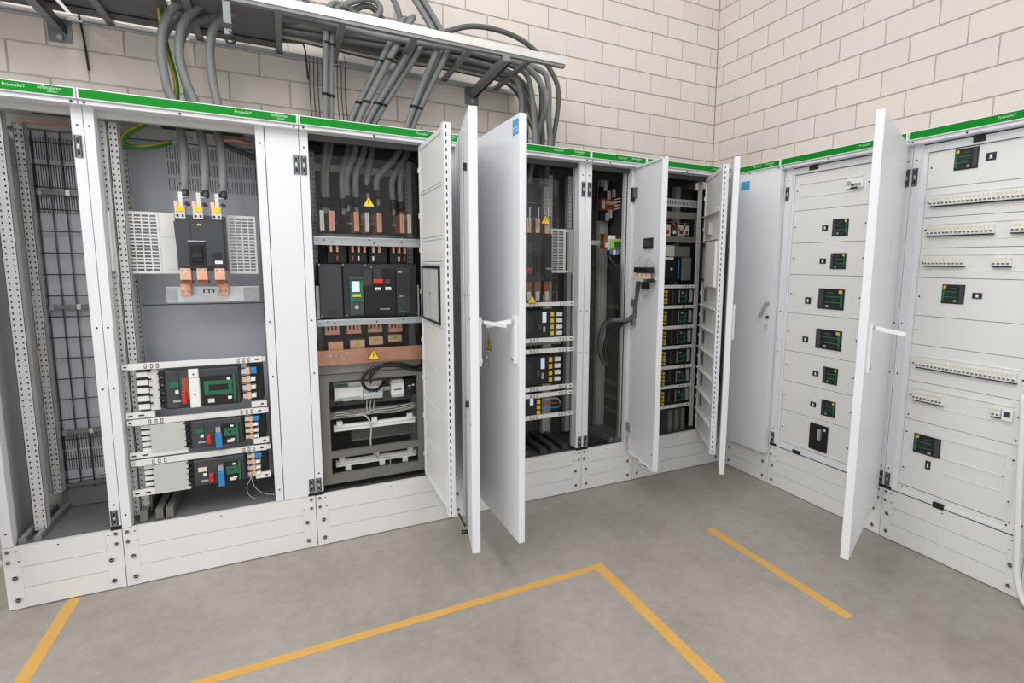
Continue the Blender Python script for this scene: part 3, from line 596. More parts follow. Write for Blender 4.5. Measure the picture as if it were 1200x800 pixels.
# modular compartment
fr_ = part('device_frame', MB().box(-2.776, -2.732, 0.045, 0.07, 0.310, 0.905, 'darkframe').box(-2.274, -2.236, 0.045, 0.07, 0.310, 0.905, 'darkframe').box(-2.732, -2.274, 0.045, 0.07, 0.868, 0.905, 'darkframe').box(-2.732, -2.274, 0.045, 0.07, 0.450, 0.486, 'darkframe').box(-2.732, -2.274, 0.045, 0.07, 0.310, 0.360, 'darkframe').box(-2.732, -2.274, 0.10, 0.12, 0.665, 0.69, 'darkframe'), cC)
part('rear_plate', B(-2.735, -2.27, 0.20, 0.205, 0.695, 0.86, 'darkframe'), cC)
part('ribbed_duct', slots(-2.62, -2.29, 0.495, 0.57, 0.16, 40, 1, 0.003, 0.06, 'darkframe', 0.004, (0.004, 0.004)), cC)
t = thing('control_module', 'wide white control module with a green stripe on the modular rail', 'module', (-2.63, 0.12, 0.735))
part('body', MB().box(-2.703, -2.556, 0.11, 0.18, 0.752, 0.815, 'tagwhite', c=0.003).box(-2.703, -2.556, 0.135, 0.18, 0.735, 0.835, 'tagwhite').box(-2.69, -2.57, 0.108, 0.11, 0.757, 0.762, 'galv'), t)
part('green_stripe', B(-2.700, -2.63, 0.128, 0.136, 0.818, 0.832, 'devgreen'), t)
part('screw_terminals', MB().box(-2.698, -2.66, 0.125, 0.136, 0.722, 0.738, 'black').box(-2.62, -2.57, 0.125, 0.136, 0.722, 0.738, 'breaker2'), t)
for i in range(5):
    x = -2.553+i*0.0205
    t = thing('modular_breaker', 'white modular breaker, %s of five right of the green-striped control module' % ('first', 'second', 'third', 'fourth', 'fifth')[i], 'breaker', (x, 0.12, 0.735), group='five modular breakers in the air breaker cubicle')
    part('body', MB().box(x, x+0.0195, 0.112, 0.18, 0.757, 0.812, 'tagwhite', c=0.001).box(x, x+0.0195, 0.13, 0.18, 0.735, 0.835, 'tagwhite').box(x+0.003, x+0.0165, 0.125, 0.131, 0.725, 0.737, 'black'), t)
    part('toggle', MB().box(x+0.005, x+0.0145, 0.100, 0.113, 0.776, 0.786, 'blue' if i % 2 else 'galv').box(x+0.002, x+0.0175, 0.127, 0.131, 0.822, 0.834, 'cream'), t)
t = thing('contactor', 'white contactor block right of the modular breakers', 'contactor', (-2.37, 0.12, 0.735))
part('body', MB().box(-2.405, -2.332, 0.11, 0.19, 0.745, 0.82, 'tagwhite', c=0.003).box(-2.40, -2.337, 0.125, 0.19, 0.732, 0.832, 'tagwhite'), t)
part('label', B(-2.39, -2.35, 0.107, 0.111, 0.776, 0.782, 'breaker2'), t); part('connector', B(-2.445, -2.407, 0.14, 0.18, 0.772, 0.795, 'galv'), t)
t = thing('relay', 'small black relay at the right end of the modular rail', 'relay', (-2.29, 0.12, 0.742))
part('body', B(-2.326, -2.262, 0.115, 0.19, 0.742, 0.835, 'black', c=0.004), t); part('label', MB().box(-2.31, -2.296, 0.112, 0.116, 0.79, 0.796, 'tagwhite').box(-2.29, -2.275, 0.112, 0.116, 0.793, 0.80, 'tagwhite').box(-2.31, -2.298, 0.112, 0.116, 0.775, 0.781, 'galv'), t)
for i, (a, b_, c_, d_) in enumerate(((0.577, 0.612, -2.713, -2.279), (0.377, 0.410, -2.708, -2.281))):
    t = thing('terminal_rail', 'white %s rail in the modular compartment' % ('upper' if i == 0 else 'lower'), 'rail', (c_, 0.1, a), group='two white rails in the modular compartment')
    part('rail', MB().box(c_, d_, 0.105, 0.125, a, b_, 'plate').box(c_, d_, 0.097, 0.105, a+0.004, a+0.012, 'tagwhite').box(c_, d_, 0.097, 0.105, b_-0.012, b_-0.004, 'tagwhite'), t)
    for x in (c_+0.03, c_+0.21, d_-0.03): part('clip', B(x-0.014, x+0.014, 0.092, 0.12, b_-0.006, b_+0.022, 'plate'), t)
    if i:
        for x in (c_+0.06, c_+0.24, d_-0.06): part('clip', B(x-0.014, x+0.014, 0.092, 0.12, a-0.022, a+0.004, 'plate'), t)
single('control_cable', MB().tube([(-2.44, 0.12, 0.825), (-2.49, 0.06, 0.800), (-2.545, 0.04, 0.815), (-2.565, 0.035, 0.865), (-2.535, 0.035, 0.915), (-2.47, 0.035, 0.935), (-2.38, 0.038, 0.928), (-2.31, 0.04, 0.905), (-2.26, 0.045, 0.895), (-2.23, 0.06, 0.90)], 0.009, 'cableblack', 8), 'black cable looping down under the busbar onto the modular breakers', 'cable', (-2.44, 0.1, 0.80))
single('control_cable', MB().tube([(-2.515, 0.10, 0.835), (-2.525, 0.045, 0.875), (-2.495, 0.038, 0.915), (-2.44, 0.05, 0.94), (-2.36, 0.052, 0.935), (-2.29, 0.055, 0.915), (-2.235, 0.07, 0.918)], 0.009, 'cableblack', 8), 'black cable running right from the modular breakers below the busbar', 'cable', (-2.50, 0.1, 0.83))
single('control_cable', MB().tube([(-2.70, 0.19, 0.85), (-2.63, 0.16, 0.852), (-2.55, 0.17, 0.846), (-2.46, 0.16, 0.852), (-2.40, 0.15, 0.86), (-2.33, 0.16, 0.85)], 0.006, 'cableblack', 8), 'black wire bundle lying along the top of the modules', 'cable', (-2.70, 0.19, 0.85))
for i, (dz, y) in enumerate(((0, 0.09), (0.012, 0.085), (0.022, 0.095), (-0.008, 0.10))):
    single('control_wire', MB().tube([(-2.735, y, 0.655+dz*0.6), (-2.68, y-0.01, 0.665+dz), (-2.60, y, 0.655+dz*0.4), (-2.50, y-0.008, 0.667+dz*0.7), (-2.40, y, 0.660+dz), (-2.28, y-0.005, 0.675+dz)], 0.003, 'wiregrey', 6), 'thin grey wire crossing under the modules, %s in the bundle' % ('middle', 'upper', 'uppermost', 'lowest')[i], 'wire', (-2.735, y, 0.65), group='grey wires under the modules')
for i in range(3):
    single('control_wire', MB().tube([(-2.535+0.02*i, 0.125, 0.728), (-2.54+0.018*i, 0.10, 0.70), (-2.538+0.016*i, 0.09, 0.668)], 0.003, 'wiregrey', 6), 'short pale wire dropping from the modular breakers, %s of three' % ('left', 'middle', 'right')[i], 'wire', (-2.535+0.02*i, 0.12, 0.668), group='short pale wires below the modular breakers')
single('control_wire', MB().tube([(-2.60, 0.09, 0.665), (-2.55, 0.075, 0.655), (-2.525, 0.07, 0.60), (-2.53, 0.07, 0.50), (-2.515, 0.075, 0.44), (-2.49, 0.095, 0.40)], 0.005, 'wiregrey', 6), 'thicker grey cable dropping between the two white rails', 'wire', (-2.53, 0.07, 0.40))
single('control_wire', MB().tube([(-2.47, 0.095, 0.395), (-2.44, 0.08, 0.40), (-2.425, 0.08, 0.37), (-2.44, 0.085, 0.34)], 0.0025, 'wiregrey', 6), 'small curl of grey wire hanging from the lower white rail', 'wire', (-2.45, 0.09, 0.34))
# inner swing frames with front plates (parts of their cubicles)
def inner_door(t, hinge, free, th, plates, z0, z1, window=None):
    o0 = ORG[t.name]; h = Vector((hinge[0], hinge[1], 0)); dv = Vector((free[0], free[1], 0))-h; L = dv.length
    mb = MB()
    mb.box(L-0.040, L-0.0015, -th, 0, z0, z1, 'white'); mb.box(0, 0.022, -th*0.6, 0, z0, z1, 'white')
    mb.box(0.022, L-0.04, -th*0.6, 0, z0, z0+0.02, 'white'); mb.box(0.022, L-0.04, -th*0.6, 0, z1-0.02, z1, 'white')
    o = link('inner_door', mb.mesh('inner_door'), t, h-o0, (0, 0, math.atan2(dv.y, dv.x))); ORG[o.name] = Vector((0, 0, 0))
    part('slotted_edge', MB().perf(-th, 0, z0, z1, [-th*0.62], 0.032, 0.006, 0.017, lambda u, v, d: (L+0.0005-d, u, v), 'white'), o)
    part('slot_shade', B(L-0.0015, L-0.0012, -th, 0, z0, z1, 'shadowbox'), o)  # thin dark sheet stands for the shade inside the edge slots
    for (a, b_) in plates:
        mb = MB().box(0.024, L-0.042, -th*0.45, -th*0.1, a+0.002, b_-0.002, 'plate')
        mb.box(0.026, L-0.044, -th*0.58, -th*0.45, b_-0.014, b_-0.004, 'plate')
        p = part('front_plate', mb, o)
        screws(p, [(0.045, -th*0.45, (a+b_)/2), (L-0.06, -th*0.45, (a+b_)/2)], 0.004)
        for zz in ((a+b_)/2,): part('plate_hinge', MB().box(0.004, 0.016, -th*0.8, -th*0.6, zz-0.012, zz+0.012, 'tin'), o)
    return o, L
o, L = inner_door(cC, (-2.232, -0.005), (-2.236, -0.572), 0.034, ((0.312, 0.54), (0.54, 0.76), (0.76, 0.97), (0.97, 1.18), (1.18, 1.50), (1.50, 1.62), (1.62, 1.86), (1.86, 2.09)), 0.303, 2.098)
part('window_frame', MB().box(0.03, 0.042, -0.024, -0.005, 1.195, 1.478, 'black').box(0.39, 0.405, -0.024, -0.005, 1.195, 1.478, 'black').box(0.042, 0.39, -0.024, -0.005, 1.466, 1.478, 'black').box(0.042, 0.39, -0.024, -0.005, 1.195, 1.207, 'black'), o)
wp = part('window_pane', MB().box(0.042, 0.39, -0.019, -0.016, 1.207, 1.466, 'greyside').box(0.20, 0.206, -0.0195, -0.0185, 1.207, 1.466, 'galv'), o)
screws(wp, [(0.20, -0.0195, 1.34)], 0.006)
o, L = inner_door(cF, (-0.235, -0.004), (-0.522, -0.485), 0.036, ((0.312, 0.47), (0.47, 0.62), (0.62, 0.77), (0.77, 0.92), (0.92, 1.07), (1.07, 1.22), (1.22, 1.38), (1.38, 1.66), (1.66, 1.83), (1.83, 2.085)), 0.303, 2.096)
for z in (0.47, 0.62, 0.77, 0.92, 1.07, 1.22, 1.66, 1.83): part('plate_flange', B(0.026, L-0.042, -0.042, -0.012, z-0.003, z+0.002, 'plate'), o)
for z in (0.55, 0.70, 0.85, 1.0, 1.15, 1.30): part('cutout', B(0.10, 0.16, -0.0185, -0.016, z-0.05, z+0.04, 'darkframe'), o)
part('window_frame', MB().box(0.03, 0.042, -0.04, -0.012, 1.39, 1.64, 'black').box(0.20, 0.212, -0.04, -0.012, 1.39, 1.64, 'black').box(0.042, 0.20, -0.04, -0.012, 1.628, 1.64, 'black').box(0.042, 0.20, -0.04, -0.012, 1.39, 1.402, 'black'), o)
part('window_pane', B(0.042, 0.20, -0.026, -0.022, 1.402, 1.628, 'greyside'), o)
part('device_box', MB().box(0.23, L-0.05, -0.05, -0.015, 1.36, 1.645, 'plate'), o)
part('device_box', B(0.10, 0.24, -0.035, -0.015, 1.70, 1.78, 'greyside'), o)
# outer doors
d, L = make_door(cC, (-2.022, -0.012), (-2.190, -0.798), ZD0, ZD1, 0.036, -1)
d['label'] = 'white door seen edge-on, its inner face dark with lock rods'
part('lock_rod', MB().cyl((L-0.10, -0.052, 0.30), (L-0.10, -0.052, 2.06), 0.005, 'galv', 8).box(L-0.112, L-0.088, -0.052, -0.036, 0.86, 0.885, 'black').box(L-0.112, L-0.088, -0.052, -0.036, 1.88, 1.91, 'black').box(L-0.112, L-0.088, -0.060, -0.036, 1.36, 1.40, 'galv'), d)
part('stiffener', MB().box(L-0.30, L-0.27, -0.052, -0.036, 0.27, 2.07, 'greyside'), d)
part('door_stay', MB().cyl((L-0.09, -0.06, 0.31), (L-0.25, -0.075, 0.29), 0.005, 'black', 8).cyl((L-0.05, -0.05, 0.30), (L-0.05, -0.08, 0.30), 0.010, 'black', 10), d)
screws(d, [(L-0.02, -0.036, 0.8), (L-0.02, -0.036, 1.26), (L-0.02, -0.036, 2.02)], 0.006)
handle(d, L, 0.0001)
d, L = make_door(cD, (-2.016, -0.012), (-2.008, -0.802), ZD0, ZD1, 0.030, 1)
handle(d, L, -0.0001)
warn_c = d
warning(L-0.385, -0.0012, 1.062, 0.095, '', door=d)
part('blue_label', MB().box(L-0.075, L-0.012, -0.0012, 0, 2.035, 2.098, 'bluelabel').box(L-0.068, L-0.02, -0.0016, -0.001, 2.062, 2.066, 'tagwhite').box(L-0.068, L-0.02, -0.0016, -0.001, 2.05, 2.053, 'tagwhite'), d, 'pale blue sticker')
part('lock_barrel', MB().cyl((L-0.40, 0, 1.02), (L-0.40, -0.015, 1.02), 0.012, 'steel', 10).cyl((L-0.38, 0, 0.995), (L-0.38, -0.02, 0.99), 0.008, 'galv', 8), d)
d, L = make_door(cE, (-0.868, -0.016), (-0.934, -0.397), ZD0, ZD1, 0.026, 1)
part('door_flange', MB().box(0.01, L, -0.010, 0.0, ZD0, ZD0+0.012, 'white').box(0.01, L, -0.010, 0, ZD1-0.012, ZD1, 'white').box(L-0.012, L, -0.012, 0, ZD0, ZD1, 'white'), d)
part('door_hinge', MB().box(-0.012, 0.05, -0.014, 0, 1.925, 1.985, 'darkframe').box(-0.02, 0.0, -0.02, 0.004, 1.90, 1.99, 'black'), d); part('door_hinge', MB().box(-0.012, 0.05, -0.014, 0, 0.37, 0.43, 'galv').box(0.0, 0.03, -0.012, 0, 0.25, 0.33, 'tin'), d)
part('slot_row', MB().box(0.15, 0.19, -0.0105, -0.0095, ZD0+0.003, ZD0+0.009, 'black').box(0.27, 0.31, -0.0105, -0.0095, ZD0+0.003, ZD0+0.009, 'black'), d)
part('panel_meter', MB().box(0.165, 0.28, -0.012, 0.0, 1.594, 1.658, 'black', c=0.002).box(0.18, 0.265, -0.0128, -0.011, 1.604, 1.648, 'meterdark'), d)
screws(d, [(0.35, 0.0, 0.32), (0.35, -0.0002, 1.93)], 0.005)
mbk = MB().box(0.12, 0.34, -0.07, 0.0, 1.405, 1.41, 'cream').box(0.12, 0.34, -0.07, -0.066, 1.395, 1.425, 'cream').box(0.30, 0.345, -0.07, -0.02, 1.39, 1.412, 'black')
br = part('terminal_bracket', mbk, d)
part('connector', MB().box(0.14, 0.335, -0.06, -0.02, 1.445, 1.48, 'rubber', c=0.003).box(0.17, 0.32, -0.055, -0.03, 1.412, 1.445, 'copperlight').box(0.20, 0.23, -0.056, -0.03, 1.415, 1.44, 'tagwhite').box(0.27, 0.29, -0.056, -0.03, 1.415, 1.44, 'tagwhite'), br)
part('connector_wire', MB().tube([(0.17, -0.03, 1.48), (0.16, -0.035, 1.53), (0.21, -0.03, 1.545), (0.23, -0.03, 1.50), (0.24, -0.03, 1.48)], 0.0022, 'wiregrey', 6).tube([(0.25, -0.03, 1.48), (0.27, -0.03, 1.53), (0.31, -0.03, 1.52), (0.32, -0.03, 1.48)], 0.0022, 'wiregrey', 6), br)
part('plug', MB().box(0.19, 0.25, -0.03, 0.0, 1.345, 1.385, 'rubber', c=0.004).tube([(0.24, -0.02, 1.35), (0.27, -0.02, 1.32), (0.22, -0.02, 1.30), (0.19, -0.02, 1.31)], 0.003, 'wiregrey', 6), d)
part('cable_clip', MB().box(0.03, 0.07, -0.02, 0, 1.10, 1.15, 'darkframe'), d); part('cable_clip', MB().box(0.03, 0.07, -0.02, 0, 1.22, 1.27, 'darkframe'), d)
d, L = make_door(cF, (-0.068, -0.028), (-0.588, -0.588), ZD0, ZD1, 0.034, 1)
handle(d, L, 0.0341, lever=False)
d, L = make_door(cG, (0.064, -0.006), (0.452, -0.006), ZD0, ZD1, 0.038, -1)
part('lever_handle', MB().bar((0.300, -0.060, 1.150), (0.352, -0.060, 1.255), 0.012, 0.018, 'galv', up=(0, 1, 0)).cyl((0.350, -0.038, 1.250), (0.350, -0.064, 1.250), 0.010, 'galv', 8), d)
part('lock_barrel', MB().cyl((0.353, -0.038, 1.155), (0.353, -0.05, 1.155), 0.010, 'breaker2', 10).cyl((0.345, -0.038, 1.10), (0.345, -0.052, 1.10), 0.009, 'tin', 10).cyl((0.35, -0.04, 1.09), (0.338, -0.055, 1.07), 0.005, 'tin', 8), d)
part('blue_label', MB().box(0.058, 0.135, -0.0392, -0.038, 2.016, 2.074, 'bluelabel'), d, 'pale blue sticker')
d, L = make_door(cH, (1.222, -0.020), (1.558, -0.768), ZD0, ZD1, 0.034, -1)
# visible outer face of this leaf is the side towards the camera
handle(d, L, 0.0001)
part('sticker_mark', MB().box(0.34, 0.343, 0, 0.0008, 1.50, 1.62, 'galv'), d)
d, L = make_door(cI, (1.880, -0.020), (2.50, -0.16), ZD0, ZD1, 0.034, 1)
d, L = make_door(cJ, (1.885, -0.004), (2.515, -0.004), ZD0, ZD1, 0.012, -1)
# ============================ H front plates and breakers
def plate(t, x0, x1, z0, z1, y=0.02, scr=(), rib=None, m='plate'):
    p = part('front_plate', MB().box(x0, x1, y, y+0.012, z0+0.0012, z1-0.0012, m, c=0.001), t)
    for (x, z) in scr:
        part('plate_lug', MB().box(x-0.011, x+0.011, y-0.002, y+0.001, z-0.022, z+0.012, m, c=0.001), p)
    screws(p, [(x, y-0.002, z) for x, z in scr], 0.0045)
    return p
part('plate_frame', MB().box(0.501, 0.508, 0.0, 0.05, 0.30, ZB, 'white').box(1.03, 1.044, 0.0, 0.05, 0.30, ZB, 'white').box(0.508, 1.03, 0.006, 0.04, 2.072, 2.094, 'white').box(0.508, 1.03, 0.006, 0.04, 0.30, 0.326, 'white').box(0.508, 1.03, 0.004, 0.04, 2.094, 2.107, 'white').box(0.508, 1.03, 0.008, 0.04, 2.107, ZB, 'black').box(0.508, 1.03, 0.004, 0.04, HP+0.006, 0.30, 'white').box(0.508, 1.03, 0.006, 0.04, HP, HP+0.006, 'black').box(0.508, 0.518, 0.012, 0.04, 0.326, 2.072, 'white'), cH)
part('latch', B(0.625, 0.686, -0.002, 0.01, 2.083, 2.112, 'black', c=0.002), cH); part('latch', B(0.640, 0.698, -0.004, 0.01, 0.284, 0.306, 'black', c=0.002), cH)
hz = [2.070, 1.845, 1.642, 1.443, 1.195, 0.945, 0.745, 0.546, 0.328]
hs = [1.968, 1.742, 1.547, 1.319, 1.072, 0.851, 0.646, 0.428]
for i in range(8): plate(cH, 0.519, 1.028, hz[i+1], hz[i], scr=[(1.002, hs[i]), (0.537, hs[i])])
part('plate_recess', MB().box(0.545, 0.97, 0.0150, 0.0205, 2.005, 2.013, 'plate').box(0.545, 0.97, 0.0170, 0.0205, 1.925, 1.930, 'plate'), cH)
t = thing('modular_breaker', 'three-pole white modular breaker at the top of the column cubicle', 'breaker', (0.925, 0.0, 1.935), 'R')
part('body', MB().box(0.872, 0.976, 0.004, 0.021, 1.942, 1.992, 'tagwhite', c=0.002), t)
part('dial', MB().cyl((0.892, 0.005, 1.972), (0.892, -0.001, 1.972), 0.013, 'galv', 12), t)
for k in range(3): part('toggle', MB().box(0.912+k*0.02, 0.924+k*0.02, -0.006, 0.005, 1.955, 1.967, 'galv' if k else 'breaker2'), t)
part('dark_base', B(0.905, 0.945, -0.001, 0.004, 1.938, 1.947, 'breaker2'), t)
def front_breaker(row, x0, x1, z0, z1, label, y=0.02, flip=False, cat='breaker'):
    t = thing('flush_breaker', label, cat, ((x0+x1)/2, y, z0), row, 'green-faced flush breakers')
    w_ = x1-x0; h = z1-z0; X = (lambda f: x1-w_*f) if flip else (lambda f: x0+w_*f)
    bx = lambda mb, a, b_, c, d, m_, dy: mb.box(X(a), X(b_), y-dy, y+0.004, z0+h*c, z0+h*d, m_)
    part('face', MB().box(x0, x1, y-0.006, y+0.01, z0, z1, 'black', c=0.002), t)
    g = MB(); bx(g, 0.30, 0.86, 0.60, 0.65, 'devgreen', 0.0078); bx(g, 0.30, 0.86, 0.32, 0.37, 'devgreen', 0.0078); bx(g, 0.87, 0.95, 0.12, 0.80, 'devgreen', 0.0078)
    part('green_frame', g, t)
    part('display', bx(MB(), 0.36, 0.78, 0.40, 0.56, 'breaker2', 0.0072), t)
    part('tag', bx(MB(), 0.80, 0.93, 0.80, 0.93, 'yellowtag', 0.0085), t)
    part('side_strip', bx(MB(), 0.03, 0.20, 0.05, 0.95, 'breaker', 0.0075), t)
    e = MB(); bx(e, 0.32, 0.44, 0.10, 0.20, 'galv', 0.0075); bx(e, 0.56, 0.70, 0.10, 0.17, 'breaker', 0.0075); bx(e, 0.34, 0.6, 0.76, 0.84, 'breaker', 0.0075)
    part('marking', e, t)
    return t
def small_switch(row, x0, x1, z0, z1, label, y=0.02, fm='black'):
    t = thing('small_indicator', label, 'indicator', ((x0+x1)/2, y, z0), row, 'small black indicators beside breakers')
    part('face', B(x0, x1, y-0.005, y+0.006, z0, z1, fm, c=0.0015), t)
    w_ = x1-x0; h = z1-z0
    part('window', MB().box(x0+w_*0.42, x0+w_*0.66, y-0.0062, y, z0+h*0.30, z0+h*0.75, 'tagwhite').box(x0+w_*0.30, x0+w_*0.75, y-0.0058, y, z0+h*0.20, z0+h*0.28, 'galv'), t)
nm = ['topmost', 'second', 'third', 'fourth', 'fifth', 'sixth']
for i, (a, b_, c, d_) in enumerate(((0.798, 0.899, 1.676, 1.775), (0.802, 0.900, 1.482, 1.576), (0.738, 0.908, 1.239, 1.363), (0.740, 0.912, 0.994, 1.115), (0.806, 0.903, 0.785, 0.887), (0.811, 0.905, 0.583, 0.681))):
    front_breaker('R', a, b_, c, d_, '%s green-faced breaker in the column cubicle, %s' % (nm[i].capitalize() if False else nm[i], 'wide face' if i in (2, 3) else 'square face'))
for i, (a, b_, c, d_) in enumerate(((0.730, 0.768, 1.712, 1.744), (0.729, 0.770, 1.513, 1.545), (0.645, 0.686, 1.262, 1.303), (0.646, 0.686, 1.018, 1.053), (0.736, 0.775, 0.815, 0.848), (0.734, 0.773, 0.618, 0.649))):
    small_switch('R', a, b_, c, d_, 'small black indicator left of the %s breaker in the column cubicle' % nm[i])
t = thing('rotary_switch', 'tall black switch with pale lever at the bottom of the column cubicle', 'switch', (0.807, 0.02, 0.35), 'R')
part('face', MB().box(0.745, 0.870, 0.010, 0.03, 0.350, 0.516, 'rubber', c=0.003).box(0.752, 0.81, 0.008, 0.012, 0.36, 0.505, 'black'), t)
part('lever', MB().box(0.815, 0.832, -0.008, 0.012, 0.425, 0.492, 'galv', c=0.003), t); part('tag', B(0.846, 0.858, 0.007, 0.011, 0.485, 0.500, 'cream'), t)
# ============================ I front plates, breakers, modular rows
part('plate_frame', MB().box(1.276, 1.284, 0.0, 0.05, 0.30, ZB, 'white').box(1.284, 1.304, 0.010, 0.045, 0.30, 2.094, 'white').box(1.812, 1.834, 0.0, 0.05, 0.30, ZB, 'white').box(1.304, 1.812, 0.006, 0.04, 2.072, 2.094, 'white').box(1.284, 1.834, 0.004, 0.04, 2.094, 2.107, 'white').box(1.284, 1.834, 0.008, 0.04, 2.107, ZB, 'black').box(1.276, 1.834, 0.004, 0.04, HP+0.005, 0.30, 'white').box(1.276, 1.834, 0.006, 0.04, HP, HP+0.005, 'black'), cI)
part('latch', B(1.502, 1.550, -0.002, 0.01, 2.080, 2.112, 'black', c=0.002), cI); part('latch', B(1.488, 1.538, -0.004, 0.01, 0.278, 0.306, 'black', c=0.002), cI)
iz = [2.070, 1.892, 1.747, 1.594, 1.445, 1.248, 1.097, 0.903, 0.696, 0.330]
sl = [[1.993], [1.820], [1.685], [1.519], [1.347], [1.174], [0.998], [0.827, 0.720], [0.626, 0.428]]
for i in range(9):
    plate(cI, 1.305, 1.811, iz[i+1], iz[i], scr=[(1.321, z) for z in sl[i]]+[(1.789, z) for z in sl[i]])
plate(cI, 1.305, 1.811, 0.297, 0.329, y=0.012)
screws(cI, [(1.327, 0.012, 0.318), (1.792, 0.012, 0.318)], 0.0045)
p = part('plate_recess', MB().box(1.495, 1.76, 0.0150, 0.0205, 0.636, 0.645, 'plate').box(1.495, 1.76, 0.0165, 0.0205, 0.535, 0.542, 'plate').box(1.752, 1.759, 0.0165, 0.0205, 0.46, 0.636, 'plate').box(1.50, 1.752, 0.0170, 0.0205, 0.46, 0.465, 'plate'), cI)
for z0, z1 in ((1.797, 1.842), (1.650, 1.697), (1.500, 1.545), (0.977, 1.024), (0.803, 0.855)):
    part('plate_ridge', B(1.33, 1.775, 0.0145, 0.0205, z1+0.012, z1+0.020, 'plate', c=0.002), cI); part('plate_ridge', B(1.33, 1.775, 0.0170, 0.0205, z0-0.018, z0-0.013, 'plate', c=0.001), cI)
front_breaker('R', 1.423, 1.523, 1.964, 2.063, 'green-faced breaker at the very top of the modular breaker cubicle', flip=True)
front_breaker('R', 1.425, 1.524, 1.320, 1.414, 'green-faced breaker between the third and fourth modular rows', flip=True)
front_breaker('R', 1.361, 1.489, 0.529, 0.630, 'wide black breaker below the modular rows, bottom left of the nearest cubicle', flip=True)
small_switch('R', 1.553, 1.593, 1.990, 2.025, 'small dark blue indicator right of the topmost breaker of the nearest cubicle', fm='darkblue')
small_switch('R', 1.557, 1.597, 1.351, 1.379, 'small dark blue indicator right of the breaker between modular rows', fm='darkblue')
small_switch('R', 1.427, 1.451, 0.456, 0.501, 'small black indicator under the wide black breaker')
_mc = {}
def modular(x, zb, zt, label, group, tone, dk):
    key = (round(zt-zb, 3), tone, dk)
    if key not in _mc:
        h = zt-zb
        mb = MB().box(0.0004, 0.0176, 0.0, 0.020, 0.006, h, tone, c=0.001).box(0.0004, 0.0176, 0.003, 0.02, 0.0, 0.006, 'black')
        mb.box(0.001, 0.017, -0.0006, 0.001, h*0.66, h*0.97, 'cream')
        if dk: mb.box(0.004, 0.014, -0.001, 0.001, h*0.74, h*0.90, 'paleyellow')
        tg = MB().box(0.005, 0.013, -0.007, 0.001, h*0.30, h*0.46, 'darkframe')
        _mc[key] = (mb.mesh('modular_breaker'), tg.mesh('toggle'))
    a, b_ = _mc[key]
    o = link('modular_breaker', a); o.location = (0.0, -x, zb); o.rotation_euler = (0, 0, -math.pi/2)
    o['label'] = label; o['category'] = 'breaker'; o['group'] = group
    link('toggle', b_, o)
ORD = ('first', 'second', 'third', 'fourth', 'fifth', 'sixth', 'seventh', 'eighth', 'ninth', 'tenth', 'eleventh', 'twelfth', 'thirteenth', 'fourteenth', 'fifteenth', 'sixteenth', 'seventeenth', 'eighteenth', 'nineteenth', 'twentieth', 'twenty-first', 'twenty-second', 'twenty-third', 'twenty-fourth')
rows = (('top row of modular breakers', 24, 1.334, 1.797, 1.842, 'tagwhite'), ('left block of the second modular row', 16, 1.334, 1.650, 1.697, 'tagwhite'), ('right block of the second modular row', 5, 1.685, 1.650, 1.697, 'tagwhite'),
        ('left block of the third modular row', 10, 1.336, 1.500, 1.545, 'tagwhite'), ('right block of the third modular row', 4, 1.628, 1.500, 1.545, 'tagwhite'), ('fourth, full-width modular row', 24, 1.340, 0.977, 1.024, 'tagwhite'), ('fifth and lowest modular row', 8, 1.341, 0.803, 0.855, 'tagwhite'))
for nm_, n, x, zb, zt, tone in rows:
    for i in range(n): modular(x+i*0.0179, zb, zt, 'slim pale breaker, %s from the left in the %s' % (ORD[i], nm_), nm_, tone, i % 3 == 1)
modular(1.690, 0.806, 0.853, 'left of two single modules at the right end of the lowest modular row', 'single modules', 'tagwhite', True)
modular(1.708, 0.806, 0.853, 'right of two single modules at the right end of the lowest modular row', 'single modules', 'tagwhite', True)
t = thing('timer_module', 'small white timer with a dark screen at the end of the lowest modular row', 'timer', (1.75, 0.0, 0.805), 'R')
part('body', B(1.731, 1.772, 0.0, 0.02, 0.803, 0.855, 'tagwhite', c=0.002), t); part('screen', B(1.739, 1.765, -0.001, 0.002, 0.820, 0.846, 'meterdark'), t)
single('white_conduit', MB().tube([(1.822, -0.05, 0.95), (1.832, -0.05, 0.80), (1.842, -0.05, 0.60), (1.853, -0.05, 0.42), (1.868, -0.05, 0.20), (1.885, -0.055, 0.10), (1.93, -0.06, 0.018), (2.05, -0.08, 0.015)], 0.013, 'plate', 10), 'white flexible conduit hanging beside the nearest cubicle onto the floor', 'conduit', (1.85, -0.05, 0.0), 'R')
# ============================ D
upright(cD, -1.276, -1.252, 0.052, 0.07, 0.30, 2.085, cols=1, m='upright')
upright(cD, -1.345, -1.275, 0.36, 0.40, 0.30, 2.085, m='upright')
for i in range(7): part('mesh_wire', MB().cyl((-1.62+0.05*i, 0.395, 0.32), (-1.62+0.05*i, 0.395, 2.05), 0.002, 'galv', 6), cD)
for i in range(16): part('mesh_wire', MB().cyl((-1.65, 0.391, 0.40+0.1*i), (-1.24, 0.391, 0.40+0.1*i), 0.002, 'galv', 6), cD)
part('vent_plate', slots(-1.392, -1.283, 1.438, 1.718, 0.15, 2, 20, 0.036, 0.008, 'plate', margin=(0.012, 0.014)), cD)
part('vent_plate', slots(-1.66, -1.602, 1.438, 1.718, 0.15, 2, 20, 0.018, 0.008, 'plate', margin=(0.008, 0.014)), cD)
part('plate_bracket', MB().box(-1.283, -1.20, 0.15, 0.155, 1.700, 1.715, 'plate').box(-1.283, -1.20, 0.15, 0.155, 1.44, 1.452, 'plate').box(-1.262, -1.256, 0.06, 0.155, 1.44, 1.715, 'plate'), cD)
